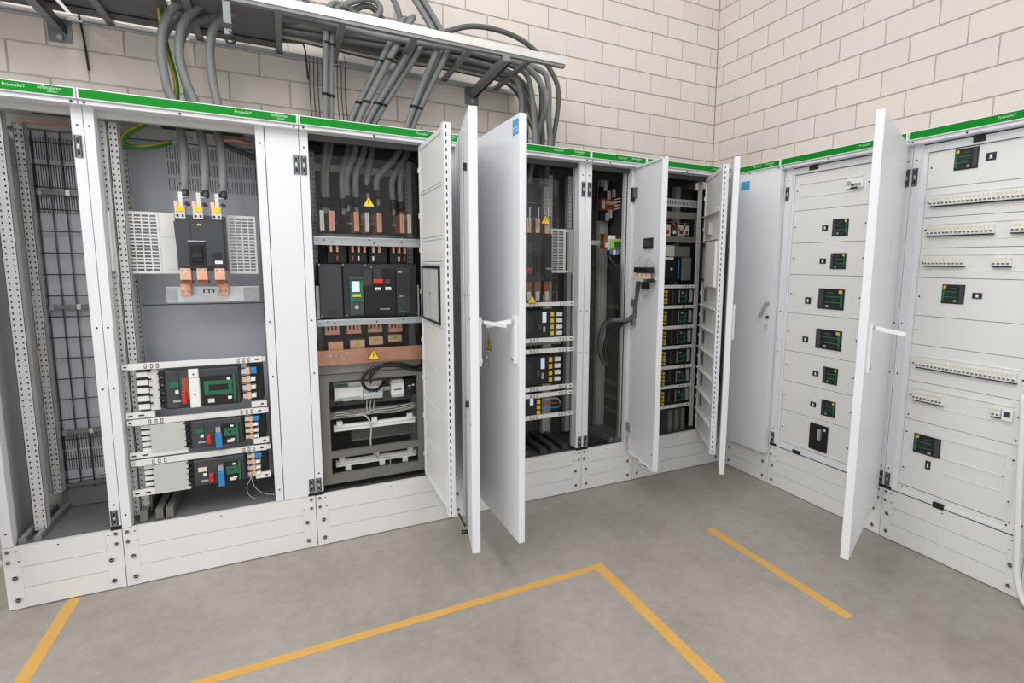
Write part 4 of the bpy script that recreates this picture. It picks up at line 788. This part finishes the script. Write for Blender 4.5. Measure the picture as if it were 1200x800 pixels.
part('clear_cover', B(-1.98, -1.40, 0.030, 0.033, 1.27, 2.0, 'acrylic'), cD, 'clear plastic cover')
t = thing('moulded_case_breaker', 'dark upright breaker behind the open white door, with warning triangles around it', 'breaker', (-1.5, 0.1, 1.38))
part('body', MB().box(-1.60, -1.402, 0.105, 0.19, 1.385, 1.68, 'breaker2', c=0.004).box(-1.53, -1.45, 0.095, 0.106, 1.42, 1.57, 'black').box(-1.45, -1.41, 0.098, 0.106, 1.46, 1.47, 'galv'), t)
part('toggle', B(-1.52, -1.475, 0.075, 0.097, 1.45, 1.54, 'rubber', c=0.004), t); part('red_strip', B(-1.585, -1.54, 0.10, 0.106, 1.435, 1.47, 'red'), t); part('grey_label', B(-1.60, -1.545, 0.10, 0.106, 1.55, 1.63, 'breaker'), t)
for x in (-1.555, -1.495, -1.43):
    part('upper_terminal', MB().box(x-0.016, x+0.014, 0.12, 0.15, 1.685, 1.775, 'copperlight').box(x-0.004, x+0.004, 0.11, 0.12, 1.72, 1.84, 'tin').box(x+0.016, x+0.024, 0.12, 0.16, 1.685, 1.79, 'breaker2'), t)
    part('lower_terminal', MB().box(x-0.02, x+0.02, 0.12, 0.16, 1.30, 1.385, 'copperbrown').box(x-0.015, x+0.012, 0.115, 0.125, 1.265, 1.32, 'tin'), t)
warning(-1.487, 0.028, 1.735, 0.062, 'yellow warning triangle above the dark breaker beside the open door')
warning(-1.575, 0.028, 1.255, 0.062, 'yellow warning triangle below the dark breaker beside the open door')
for z in (1.232, 1.008, 0.938, 0.698, 0.655, 0.515): rail(cD, -1.66, -1.256, z, z+0.026, 0.04)
def tag_breaker(label, x1, z0, z1):
    t = thing('tagged_breaker', label, 'breaker', (x1-0.1, 0.06, z0), group='yellow-tagged breakers in one column'); h = z1-z0
    part('body', MB().box(-1.70, x1, 0.055, 0.16, z0, z1, 'black', c=0.004).box(-1.70, -1.56, 0.050, 0.056, z0+h*0.2, z0+h*0.8, 'breaker2'), t)
    part('display', B(x1-0.095, x1-0.070, 0.047, 0.056, z0+h*0.55, z0+h*0.92, 'screen'), t)
    part('rating_plate', MB().box(x1-0.125, x1-0.10, 0.049, 0.056, z0+h*0.3, z0+h*0.5, 'breaker').box(x1-0.09, x1-0.075, 0.049, 0.056, z0+h*0.2, z0+h*0.4, 'galv'), t)
    for i in range(4): part('yellow_tag', B(x1-0.040, x1-0.018, 0.046, 0.056, z0+h*(0.08+0.23*i), z0+h*(0.22+0.235*i), 'yellowtag'), t)
    for i in range(4): part('busbar_clip', B(x1+0.012, x1+0.055, 0.07, 0.10, z0+h*(0.06+0.23*i), z0+h*(0.19+0.235*i), 'plate'), t)
tag_breaker('black breaker with four yellow tags, upper of three in the column', -1.397, 1.035, 1.208)
tag_breaker('black breaker with four yellow tags, middle of three in the column', -1.406, 0.735, 0.920)
t = thing('tagged_breaker', 'narrower black breaker with yellow tags and loose wires, lowest of three', 'breaker', (-1.58, 0.06, 0.535), group='yellow-tagged breakers in one column')
part('body', B(-1.70, -1.488, 0.055, 0.16, 0.535, 0.680, 'black', c=0.004), t); part('display', B(-1.575, -1.553, 0.047, 0.056, 0.61, 0.67, 'screen'), t)
for i in range(4): part('yellow_tag', B(-1.528, -1.505, 0.046, 0.056, 0.545+0.034*i, 0.568+0.034*i, 'yellowtag'), t)
for i, (m_, nm_) in enumerate((('cableblack', 'black'), ('wiregrey', 'grey'), ('copperbrown', 'brown'), ('blue', 'blue'))):
    z = 0.655-0.03*i
    single('branch_wire', MB().tube([(-1.486, 0.08, z), (-1.43, 0.07, z+0.008), (-1.37, 0.08, z), (-1.335, 0.10, 0.60-0.01*i), (-1.315, 0.13, 0.56)], 0.006, m_, 6), '%s wire leaving the lowest yellow-tagged breaker to the right' % nm_, 'wire', (-1.486, 0.08, z))
for x in (-1.62, -1.50, -1.42, -1.34): part('base_rail', MB().box(x, x+0.04, 0.05, 0.40, HP-0.004, HP+0.03, 'breaker'), cD)
part('label_strip', B(-1.66, -1.28, 0.20, 0.204, 0.965, 1.005, 'galv'), cD)
# ============================ E
upright(cE, -0.905, -0.835, 0.35, 0.39, 0.30, 2.085, m='upright')
upright(cE, -0.906, -0.884, 0.052, 0.07, 0.30, 2.085, cols=1)
upright(cE, -1.175, -1.14, 0.33, 0.37, 0.30, 2.085, m='upright')
part('cross_rail', B(-1.20, -0.83, 0.20, 0.22, 1.625, 1.655, 'galv'), cE)
for z in (0.42, 0.52, 0.62, 1.18): part('cross_rail', B(-0.835, -0.825, 0.06, 0.40, z, z+0.035, 'darkframe'), cE)
for x in (-0.98, -0.93, -0.88): part('base_rail', B(x, x+0.035, 0.05, 0.34, HP-0.004, HP+0.03, 'laddergrey'), cE)
part('clear_cover', B(-1.176, -0.91, 0.030, 0.033, 0.31, 1.50, 'acrylic'), cE, 'clear plastic cover')
t = thing('monitoring_relay', 'lime green and pale grey relay on a rail in the narrow cubicle', 'relay', (-0.90, 0.15, 1.585))
part('body', MB().box(-0.965, -0.835, 0.14, 0.20, 1.590, 1.668, 'greyside', c=0.004).box(-0.955, -0.90, 0.15, 0.2, 1.668, 1.69, 'tagwhite'), t)
part('green_front', B(-0.95, -0.828, 0.125, 0.142, 1.600, 1.660, 'limegreen', c=0.004), t); part('window', B(-0.925, -0.865, 0.120, 0.127, 1.612, 1.645, 'devgreen'), t)
part('plug_strip', MB().box(-0.95, -0.85, 0.13, 0.16, 1.562, 1.590, 'blue').box(-0.93, -0.91, 0.127, 0.16, 1.558, 1.592, 'tagwhite').box(-0.90, -0.89, 0.128, 0.16, 1.56, 1.59, 'limegreen').box(-0.99, -0.968, 0.15, 0.2, 1.60, 1.70, 'copperbrown').box(-0.985, -0.965, 0.14, 0.16, 1.61, 1.64, 'tin'), t)
t = thing('fuse_terminals', 'small brown terminal block with white fuses high in the narrow cubicle', 'terminal block', (-0.86, 0.24, 1.86))
part('block', MB().box(-0.95, -0.77, 0.25, 0.30, 1.865, 1.945, 'copperbrown').box(-0.93, -0.80, 0.30, 0.34, 1.80, 2.03, 'breaker2'), t)
for x, z in ((-0.945, 1.90), (-0.90, 1.965), (-0.885, 1.84), (-0.91, 1.82), (-0.93, 2.02), (-0.86, 1.98)): part('fuse', MB().box(x-0.010, x+0.008, 0.235, 0.255, z-0.025, z+0.03, 'tin'), t)
part('copper_bar', B(-0.92, -0.84, 0.236, 0.252, 1.905, 1.93, 'copper'), t)
for i in range(4):
    z = 1.94-0.022*i
    single('white_wire', MB().tube([(-0.86, 0.235, z), (-0.82, 0.22, z+0.008), (-0.77, 0.23, z-0.004), (-0.73, 0.26, z-0.02)], 0.0035, 'tagwhite', 6), 'thin white wire right of the brown terminal block, %s of four' % ('topmost', 'second', 'third', 'lowest')[i], 'wire', (-0.86, 0.235, z), group='white wires high in the narrow cubicle')
single('black_loop_cable', MB().tube([(-0.95, 0.16, 1.58), (-0.955, 0.12, 1.53), (-0.92, 0.10, 1.485), (-0.86, 0.11, 1.49), (-0.83, 0.14, 1.54), (-0.80, 0.2, 1.58)], 0.013, 'cableblack', 8), 'black cable looping under the lime green relay', 'cable', (-0.95, 0.16, 1.48))
single('flexible_hose', MB().tube([(-0.905, -0.14, 1.42), (-0.89, -0.11, 1.33), (-0.885, -0.085, 1.22), (-0.89, -0.07, 1.15), (-0.93, -0.01, 1.13), (-1.0, 0.06, 1.12), (-1.04, 0.08, 1.05), (-1.045, 0.09, 0.93), (-1.01, 0.10, 0.84), (-0.97, 0.12, 0.82)], 0.016, 'cabledark', 10, sub=8), 'grey corrugated hose curling from the meter door into the narrow cubicle', 'hose', (-0.9, -0.1, 0.82))
single('flexible_hose', MB().tube([(-0.88, -0.10, 1.40), (-0.872, -0.08, 1.30), (-0.868, -0.07, 1.20), (-0.872, -0.05, 1.16), (-0.92, 0.02, 1.10), (-0.98, 0.08, 1.02), (-1.0, 0.10, 0.92), (-0.97, 0.12, 0.84)], 0.015, 'cableblack', 10, sub=8), 'black cable bundle tied to the hinge side of the meter door', 'cable', (-0.88, -0.1, 0.84))
# ============================ F
part('cross_rail', slots(-0.70, -0.20, 1.905, 1.958, 0.10, 22, 1, 0.009, 0.022, 'galv', 0.004), cF)
part('device_frame', MB().box(-0.75, -0.21, 0.09, 0.11, 1.822, 1.868, 'darkframe').box(-0.75, -0.21, 0.09, 0.11, 1.655, 1.695, 'darkframe').box(-0.25, -0.21, 0.09, 0.11, 1.695, 1.822, 'darkframe').box(-0.75, -0.70, 0.09, 0.11, 1.695, 1.822, 'darkframe'), cF)
upright(cF, -0.262, -0.236, 0.052, 0.07, 0.30, 2.085, cols=1)
upright(cF, -0.25, -0.20, 0.33, 0.37, 0.30, 2.085, m='upright')
for i, (a, b_, m_, lb) in enumerate(((-0.50, -0.43, 'cream', 'cream module'), (-0.42, -0.37, 'breaker', 'grey module'), (-0.36, -0.31, 'cream', 'pale module'), (-0.305, -0.26, 'tagwhite', 'white module'))):
    t = thing('small_module', '%s, %s from the left in the framed window of the corner cubicle' % (lb, ('first', 'second', 'third', 'fourth')[i]), 'module', (a, 0.16, 1.70), group='modules in the framed window')
    part('body', B(a, b_, 0.15, 0.22, 1.70+0.015*(i % 2), 1.80, m_, c=0.003), t); part('terminal', MB().box(a+0.005, b_-0.005, 0.146, 0.152, 1.785, 1.797, 'breaker2').box(a+0.01, b_-0.015, 0.146, 0.152, 1.72, 1.745, ('red', 'tagwhite', 'breaker', 'devgreen')[i]), t)
single('module_wire', MB().tube([(-0.46, 0.13, 1.81), (-0.42, 0.10, 1.77), (-0.37, 0.11, 1.735), (-0.33, 0.13, 1.75), (-0.30, 0.14, 1.79)], 0.005, 'copperbrown', 6), 'brown wire crossing the modules in the framed window', 'wire', (-0.46, 0.13, 1.73))
t = thing('power_unit', 'grey boxy power unit above a black block in the corner cubicle', 'power unit', (-0.38, 0.1, 1.40))
part('upper_box', MB().box(-0.56, -0.42, 0.11, 0.2, 1.555, 1.635, 'greyside', c=0.003).box(-0.415, -0.275, 0.11, 0.2, 1.555, 1.63, 'darkframe', c=0.003), t)
part('black_block', MB().box(-0.60, -0.36, 0.10, 0.2, 1.385, 1.55, 'black', c=0.003).box(-0.355, -0.27, 0.10, 0.2, 1.385, 1.55, 'darkframe', c=0.003), t); part('white_lamp', MB().box(-0.46, -0.445, 0.096, 0.102, 1.46, 1.475, 'tagwhite').box(-0.395, -0.385, 0.096, 0.102, 1.40, 1.53, 'blue').box(-0.52, -0.44, 0.096, 0.102, 1.535, 1.55, 'tagwhite'), t)
for i in range(7):
    z = 1.335-0.1455*i
    rail(cF, -0.72, -0.262, z-0.002, z+0.020, 0.05, marks=True)
    if i == 6: break
    t = thing('shelf_breaker', 'dark breaker on shelf %s from the top in the corner cubicle' % ('one', 'two', 'three', 'four', 'five', 'six')[i], 'breaker', (-0.45, 0.06, z-0.12), group='dark breakers stacked in the corner cubicle')
    zb = z-0.118
    part('body', MB().box(-0.66, -0.31, 0.065, 0.16, zb, z-0.010, 'black', c=0.003).box(-0.47, -0.455, 0.060, 0.066, zb+0.01, z-0.02, 'breaker').box(-0.405, -0.40, 0.060, 0.066, zb+0.01, z-0.02, 'galv'), t)
    part('trip_unit', MB().box(-0.385, -0.335, 0.060, 0.066, zb+0.015, zb+0.025, 'devgreen').box(-0.385, -0.335, 0.060, 0.066, zb+0.05, zb+0.058, 'devgreen').box(-0.345, -0.335, 0.059, 0.066, zb+0.015, zb+0.085, 'devgreen').box(-0.38, -0.365, 0.059, 0.066, zb+0.075, zb+0.088, 'galv'), t)
    for k in range(4): part('yellow_tag', B(-0.548, -0.534, 0.03, 0.066, zb+0.006+0.026*k, zb+0.022+0.026*k, 'yellowtag'), t)
    part('outgoing_clip', MB().box(-0.305, -0.275, 0.07, 0.10, zb+0.01, zb+0.10, 'galv').box(-0.309, -0.305, 0.068, 0.1, zb+0.03, zb+0.05, 'black'), t)
for x in (-0.46, -0.40, -0.34): part('base_rail', B(x, x+0.03, 0.06, 0.39, HP-0.004, HP+0.16, 'darkframe'), cF)
# ============================ cable ladder on the wall
t = thing('cable_ladder', 'galvanised cable ladder with a broad pale front rail above the left cubicles', 'cable ladder', (-3.0, 0.3, 2.64))
part('front_rail', MB().box(-5.0, -1.383, -0.012, 0.004, 2.660, 2.698, 'tin').box(-5.0, -1.383, -0.006, 0.004, 2.644, 2.660, 'laddergrey').box(-5.0, -1.383, 0.004, 0.025, 2.694, 2.698, 'tin').box(-5.0, -1.383, 0.004, 0.025, 2.644, 2.648, 'laddergrey'), t)
part('rear_rail', MB().box(-5.0, -1.45, 0.585, 0.600, 2.632, 2.658, 'galv').box(-5.0, -1.45, 0.565, 0.585, 2.632, 2.638, 'steel'), t)
for x in (-4.55, -4.05, -3.62, -3.25, -2.88, -2.60, -2.25, -1.95, -1.60):
    part('rung', MB().box(x-0.016, x+0.016, 0.004, 0.585, 2.646, 2.664, 'laddergrey'), t)
for i, x in enumerate((-4.45, -4.0, -3.55, -3.1)):
    part('tray_sheet', MB().box(x-0.215 if i else -4.95, x+0.215, 0.05, 0.56, 2.664, 2.668, 'traydark').box(x-0.21, x+0.21, 0.30, 0.306, 2.668, 2.70, 'traydark').box(x-0.21, x+0.21, 0.45, 0.456, 2.658, 2.664, 'shadowbox'), t)
for x in (-4.16, -3.825, -1.76):
    part('cantilever_arm', MB().box(x-0.045, x+0.045, 0.600, WY, 2.535, 2.64, 'laddergrey').bar((x, 0.60, 2.60), (x, -0.03, 2.622), 0.040, 0.035, 'laddergrey').bar((x+0.024, 0.60, 2.595), (x+0.024, -0.02, 2.617), 0.004, 0.04, 'black').cyl((x, 0.60, 2.555), (x, 0.588, 2.555), 0.012, 'steel', 8), t)
part('stud_hanger', MB().box(-3.10, -3.07, 0.0, 0.016, 2.50, 2.64, 'laddergrey').box(-3.104, -3.066, -0.004, 0.02, 2.525, 2.545, 'black').tube([(-3.085, 0.01, 2.53), (-3.07, 0.0, 2.50), (-3.06, 0.01, 2.48), (-3.085, 0.012, 2.465), (-3.10, 0.01, 2.49)], 0.006, 'black', 6), t)
for x, z, y in ((-3.735, 2.42, 0.595), (-2.75, 2.52, 0.55)):
    single('hanging_strap', MB().tube([(x-0.01, y-0.02, 2.70), (x, y, z+0.15), (x+0.008, y, z)], 0.005, 'cableblack', 6), 'thin black strap hanging %s' % ('against the wall blocks at the left' if x < -3 else 'from the rear of the cable ladder'), 'strap', (x, y, z))
# ============================ power cables
def cable(label, pts, r=0.021, m='cable', grp='grey power cables', ties=(), cat='cable', name='power_cable'):
    o = single(name, MB().tube(pts, r, m, 10, sub=6), label, cat, pts[-1], group=grp)
    for p in ties:
        part('cable_tie', MB().cyl((p[0], p[1], p[2]-0.006), (p[0], p[1], p[2]+0.006), r*1.22, 'rubber', 10), o)
    return o
tail = lambda x, dx: [(x+dx, 0.19, 2.14), (x+dx+0.016, 0.15, 2.0), (x+dx+0.018, 0.10, 1.88), (x+dx+0.014, 0.085, 1.80)]
G3 = 'three thick grey cables onto the upright breaker'
cable('leftmost of three thick grey cables arching down onto the upright breaker', [(-2.55, 0.26, 2.76), (-2.85, 0.25, 2.80), (-3.10, 0.23, 2.775), (-3.267, 0.20, 2.685), (-3.345, 0.20, 2.570), (-3.366, 0.20, 2.443), (-3.356, 0.20, 2.300), (-3.334, 0.20, 2.230)]+tail(-3.334, 0.016), 0.0185, 'cable', G3)
cable('middle of three thick grey cables arching down onto the upright breaker', [(-2.50, 0.24, 2.73), (-2.80, 0.23, 2.765), (-3.02, 0.22, 2.760), (-3.166, 0.20, 2.705), (-3.268, 0.20, 2.595), (-3.298, 0.20, 2.456), (-3.280, 0.20, 2.326), (-3.251, 0.20, 2.236)]+tail(-3.251, 0.012), 0.0185, 'cable', G3)
cable('rightmost of three thick grey cables arching down onto the upright breaker', [(-2.60, 0.22, 2.70), (-2.85, 0.22, 2.705), (-3.00, 0.21, 2.695), (-3.085, 0.20, 2.665), (-3.152, 0.20, 2.590), (-3.176, 0.20, 2.478), (-3.172, 0.20, 2.324), (-3.159, 0.20, 2.236)]+tail(-3.172, 0.004), 0.0185, 'cable', G3)
cable('second grey cable lying behind the leftmost thick cable', [(-2.50, 0.33, 2.76), (-2.80, 0.33, 2.775), (-3.02, 0.31, 2.760), (-3.20, 0.29, 2.715), (-3.325, 0.28, 2.610), (-3.378, 0.27, 2.47), (-3.366, 0.27, 2.32), (-3.344, 0.26, 2.16)], 0.018, 'cable')
cable('second grey cable lying behind the middle thick cable', [(-2.45, 0.31, 2.73), (-2.75, 0.31, 2.745), (-2.95, 0.30, 2.735), (-3.11, 0.28, 2.690), (-3.258, 0.27, 2.60), (-3.308, 0.27, 2.47), (-3.290, 0.27, 2.33), (-3.262, 0.26, 2.16)], 0.018, 'cable')
for x in (-3.304, -3.225, -3.154):
    single('cable_boot', MB().tube([(x-0.001, 0.09, 1.845), (x+0.001, 0.085, 1.815), (x+0.006, 0.075, 1.80), (x+0.004, 0.07, 1.785)], 0.0155, 'breaker2', 10), 'dark boot on the end of the %s thick grey cable above the upright breaker' % ('leftmost' if x < -3.3 else 'middle' if x < -3.2 else 'rightmost'), 'cable boot', (x, 0.085, 1.785), group='dark boots on the three thick cables')
# bundles into the air breaker cubicle: (entry x, tray x, tray z, label)
bn = [(-2.680, -2.657, 2.72), (-2.650, -2.627, 2.72), (-2.553, -2.340, 2.68), (-2.517, -2.303, 2.68), (-2.470, -2.212, 2.70), (-2.434, -2.168, 2.70), (-2.262, -2.075, 2.72), (-2.228, -2.012, 2.72), (-2.247, -2.045, 2.72)]
ends = [(-2.707, 1.80), (-2.690, 1.80), (-2.612, 1.80), (-2.590, 1.82), (-2.545, 1.81), (-2.485, 1.89), (-2.432, 1.86), (-2.351, 1.81), (-2.310, 1.80)]
for i, ((xe, xt, zt), (xb, zb)) in enumerate(zip(bn, ends)):
    yy = 0.24+0.02*(i % 3)
    if i < 2: head = [(xt+0.50, yy+0.16, 2.72), (xt+0.26, yy+0.15, 2.78), (xt+0.12, yy+0.09, 2.855), (xt+0.03, yy+0.02, 2.83)]
    elif i < 4: head = [(xt-0.55, yy+0.24, 2.70), (xt-0.25, yy+0.23, 2.74), (xt+0.02, yy+0.19, 2.84), (xt+0.11, yy+0.10, 2.885), (xt+0.075, yy+0.02, 2.82)]
    elif i < 6: head = [(xt+0.50, yy+0.22, 2.70), (xt+0.25, yy+0.21, 2.72), (xt+0.08, yy+0.16, 2.80), (xt+0.035, yy+0.07, 2.815)]
    else: head = [(xt-0.42, yy+0.06, 3.38), (xt-0.25, yy+0.05, 3.15), (xt-0.11, yy+0.04, 2.95), (xt-0.03, yy+0.02, 2.82)]
    cable('grey cable %s in the row of cables dropping into the air breaker cubicle' % ('one', 'two', 'three', 'four', 'five', 'six', 'seven', 'eight', 'nine')[i],
          head+[(xt, yy, zt), ((xt+xe)/2-0.004, yy, (zt+2.25)/2), (xe, yy, 2.25), (xe+(xb-xe)*0.3, yy-0.02, 2.10), (xb, 0.20, 1.95), (xb, 0.20, zb)],
          0.0145 if i < 2 else 0.0175, 'cable', 'grey cables into the air breaker cubicle', ties=[(xe+(xt-xe)*0.22, yy, 2.25+(zt-2.25)*0.25)]+([(xe+(xt-xe)*0.80, yy, 2.25+(zt-2.25)*0.80)] if i < 4 else []))
for i, (xb, zb) in enumerate(ends):
    single('cable_lug', MB().cyl((xb, 0.20, zb+0.03), (xb, 0.20, zb-0.02), 0.021, 'rubber', 10).box(xb-0.008, xb+0.008, 0.195, 0.205, zb-0.055, zb-0.02, 'laddergrey'), 'black-sleeved lug on the end of grey cable %s in the air breaker cubicle' % ('one', 'two', 'three', 'four', 'five', 'six', 'seven', 'eight', 'nine')[i], 'cable lug', (xb, 0.20, zb-0.075), group='sleeved lugs in the air breaker cubicle')
# arcs off the right end of the ladder into the yellow-tag cubicle
for i, (x0, xr, ze, xe, y) in enumerate(((-2.02, -1.585, 2.70, -1.520, 0.30), (-2.0, -1.555, 2.715, -1.485, 0.34), (-1.98, -1.53, 2.73, -1.450, 0.27), (-1.88, -1.42, 2.735, -1.365, 0.34), (-1.86, -1.39, 2.75, -1.328, 0.30))):
    cable('grey cable %s arching off the right end of the ladder' % ('one', 'two', 'three', 'four', 'five')[i], [(x0-0.9, y+0.05, 2.69+0.012*i), (x0-0.3, y+0.03, 2.70+0.012*i), (x0+0.12, y, ze), (xr-0.03, y, 2.665+0.015*i), (xr+0.045, y, 2.56+0.02*i), (xe-0.01, y, 2.42), (xe, y, 2.29), (xe-0.02, y, 2.16), (xe-0.05, 0.25, 2.0)], 0.018, 'cabledark' if i % 2 else 'cable', 'grey cables arching off the ladder end')
cable('single grey cable making the widest high arch at the ladder end', [(-2.35, 0.33, 2.75), (-2.15, 0.35, 2.80), (-2.0, 0.35, 2.85), (-1.87, 0.35, 2.905), (-1.74, 0.35, 2.925), (-1.58, 0.35, 2.915), (-1.45, 0.35, 2.87), (-1.34, 0.35, 2.79), (-1.265, 0.35, 2.69), (-1.243, 0.35, 2.60), (-1.255, 0.35, 2.46), (-1.285, 0.35, 2.30), (-1.31, 0.33, 2.15)], 0.016, 'cabledark', 'grey cables arching off the ladder end')
for i, (y, z, m_, lb) in enumerate(((0.20, 2.70, 'cable', 'front grey'), (0.38, 2.70, 'cabledark', 'middle grey'), (0.44, 2.695, 'cable', 'rear grey'), (0.48, 2.69, 'cream', 'pale yellowish'), (0.52, 2.70, 'cabledark', 'rearmost grey'))):
    cable('%s cable lying lengthwise in the ladder' % lb, [(-3.15, y, z), (-2.8, y-0.02, z+0.01), (-2.4, y+0.01, z), (-2.0, y, z+0.008), (-1.75, y-0.01, z), (-1.56, y, z-0.01), (-1.46, y, z-0.08), (-1.43, y-0.06, z-0.22), (-1.42, 0.30, 2.30), (-1.43, 0.3, 2.14)], 0.017 if m_ != 'cream' else 0.011, m_, 'cables lying in the ladder')
LG = 'grey cables looping above the ladder'
cable('grey cable looping up above the ladder left of the crossing loops', [(-2.95, 0.30, 2.71), (-2.75, 0.30, 2.74), (-2.62, 0.31, 2.82), (-2.50, 0.32, 2.90), (-2.41, 0.33, 2.93), (-2.37, 0.34, 2.88), (-2.47, 0.36, 2.78), (-2.60, 0.38, 2.71)], 0.0165, 'cable', LG)
cable('darker grey cable crossing over inside the left loop above the ladder', [(-2.85, 0.34, 2.71), (-2.66, 0.34, 2.76), (-2.53, 0.35, 2.85), (-2.43, 0.36, 2.905), (-2.36, 0.37, 2.86), (-2.30, 0.38, 2.76), (-2.20, 0.38, 2.70)], 0.0165, 'cabledark', LG)
cable('grey cable slanting down from the top left onto the ladder', [(-2.95, 0.28, 3.2), (-2.85, 0.29, 3.0), (-2.76, 0.30, 2.86), (-2.70, 0.31, 2.76), (-2.60, 0.32, 2.71)], 0.0165, 'cabledark', LG)
cable('grey cable dropping from above between the crossing loops', [(-2.42, 0.36, 3.3), (-2.36, 0.36, 3.08), (-2.27, 0.37, 2.93), (-2.26, 0.38, 2.82), (-2.32, 0.38, 2.71)], 0.0165, 'cable', LG)
for i in range(7):
    x = -2.735+0.022*i+(0.06 if i > 3 else 0)
    single('thin_cable', MB().tube([(x+0.005, 0.575, 2.66), (x, 0.57, 2.45), (x+0.004, 0.50, 2.25), (x+0.004, 0.42, 2.14)], 0.0035, 'cabledark', 6), 'thin dark cable beside the leftmost grey cable pair, %s from the left' % ORD[i], 'cable', (x, 0.57, 2.14), group='thin cables dropping from the rear rail')
# green-yellow earth leads: twin-coloured lead = green jacket with a yellow stripe
def earth(label, pts, r=0.010):
    t = thing('earth_lead', label, 'cable', pts[-1], group='green and yellow earth leads')
    part('green_jacket', MB().tube(pts, r, 'pegreen', 8), t)
    part('yellow_stripe', MB().tube([(p[0]-r*0.55, p[1]-r*0.45, p[2]+r*0.15) for p in pts], r*0.72, 'peyellow', 8), t)
earth('green and yellow earth lead rising behind the leftmost thick cable', [(-3.37, 0.30, 2.82), (-3.372, 0.30, 2.70), (-3.370, 0.30, 2.60), (-3.355, 0.30, 2.48), (-3.332, 0.30, 2.35), (-3.334, 0.29, 2.25), (-3.37, 0.28, 2.17), (-3.41, 0.29, 2.15)])
earth('green and yellow earth lead looping to the earth bar inside the second cubicle', [(-3.41, 0.29, 2.165), (-3.47, 0.27, 2.12), (-3.535, 0.26, 2.065), (-3.545, 0.27, 2.025), (-3.50, 0.29, 2.02), (-3.44, 0.31, 2.035), (-3.375, 0.34, 2.065)], 0.011)
single('bar_link', MB().tube([(-3.375, 0.34, 2.065), (-3.34, 0.36, 2.085), (-3.30, 0.39, 2.10)], 0.010, 'tin', 8), 'bright crimp lug joining the earth lead to the bar', 'cable lug', (-3.34, 0.36, 2.06))
single('black_earth_tail', MB().tube([(-3.19, 0.38, 2.10), (-3.14, 0.37, 2.075), (-3.07, 0.37, 2.05), (-3.0, 0.38, 2.025)], 0.013, 'cabledark', 8), 'dark cable tail bolted to the earth bar behind the three cables', 'cable', (-3.1, 0.37, 2.02))
single('copper_braid', MB().tube([(-3.20, 0.385, 2.115), (-3.15, 0.37, 2.105), (-3.10, 0.365, 2.11), (-3.04, 0.37, 2.098)], 0.010, 'copper', 8), 'copper end piece clamped on the earth bar', 'lug', (-3.1, 0.37, 2.1))
bpy.context.view_layer.update()
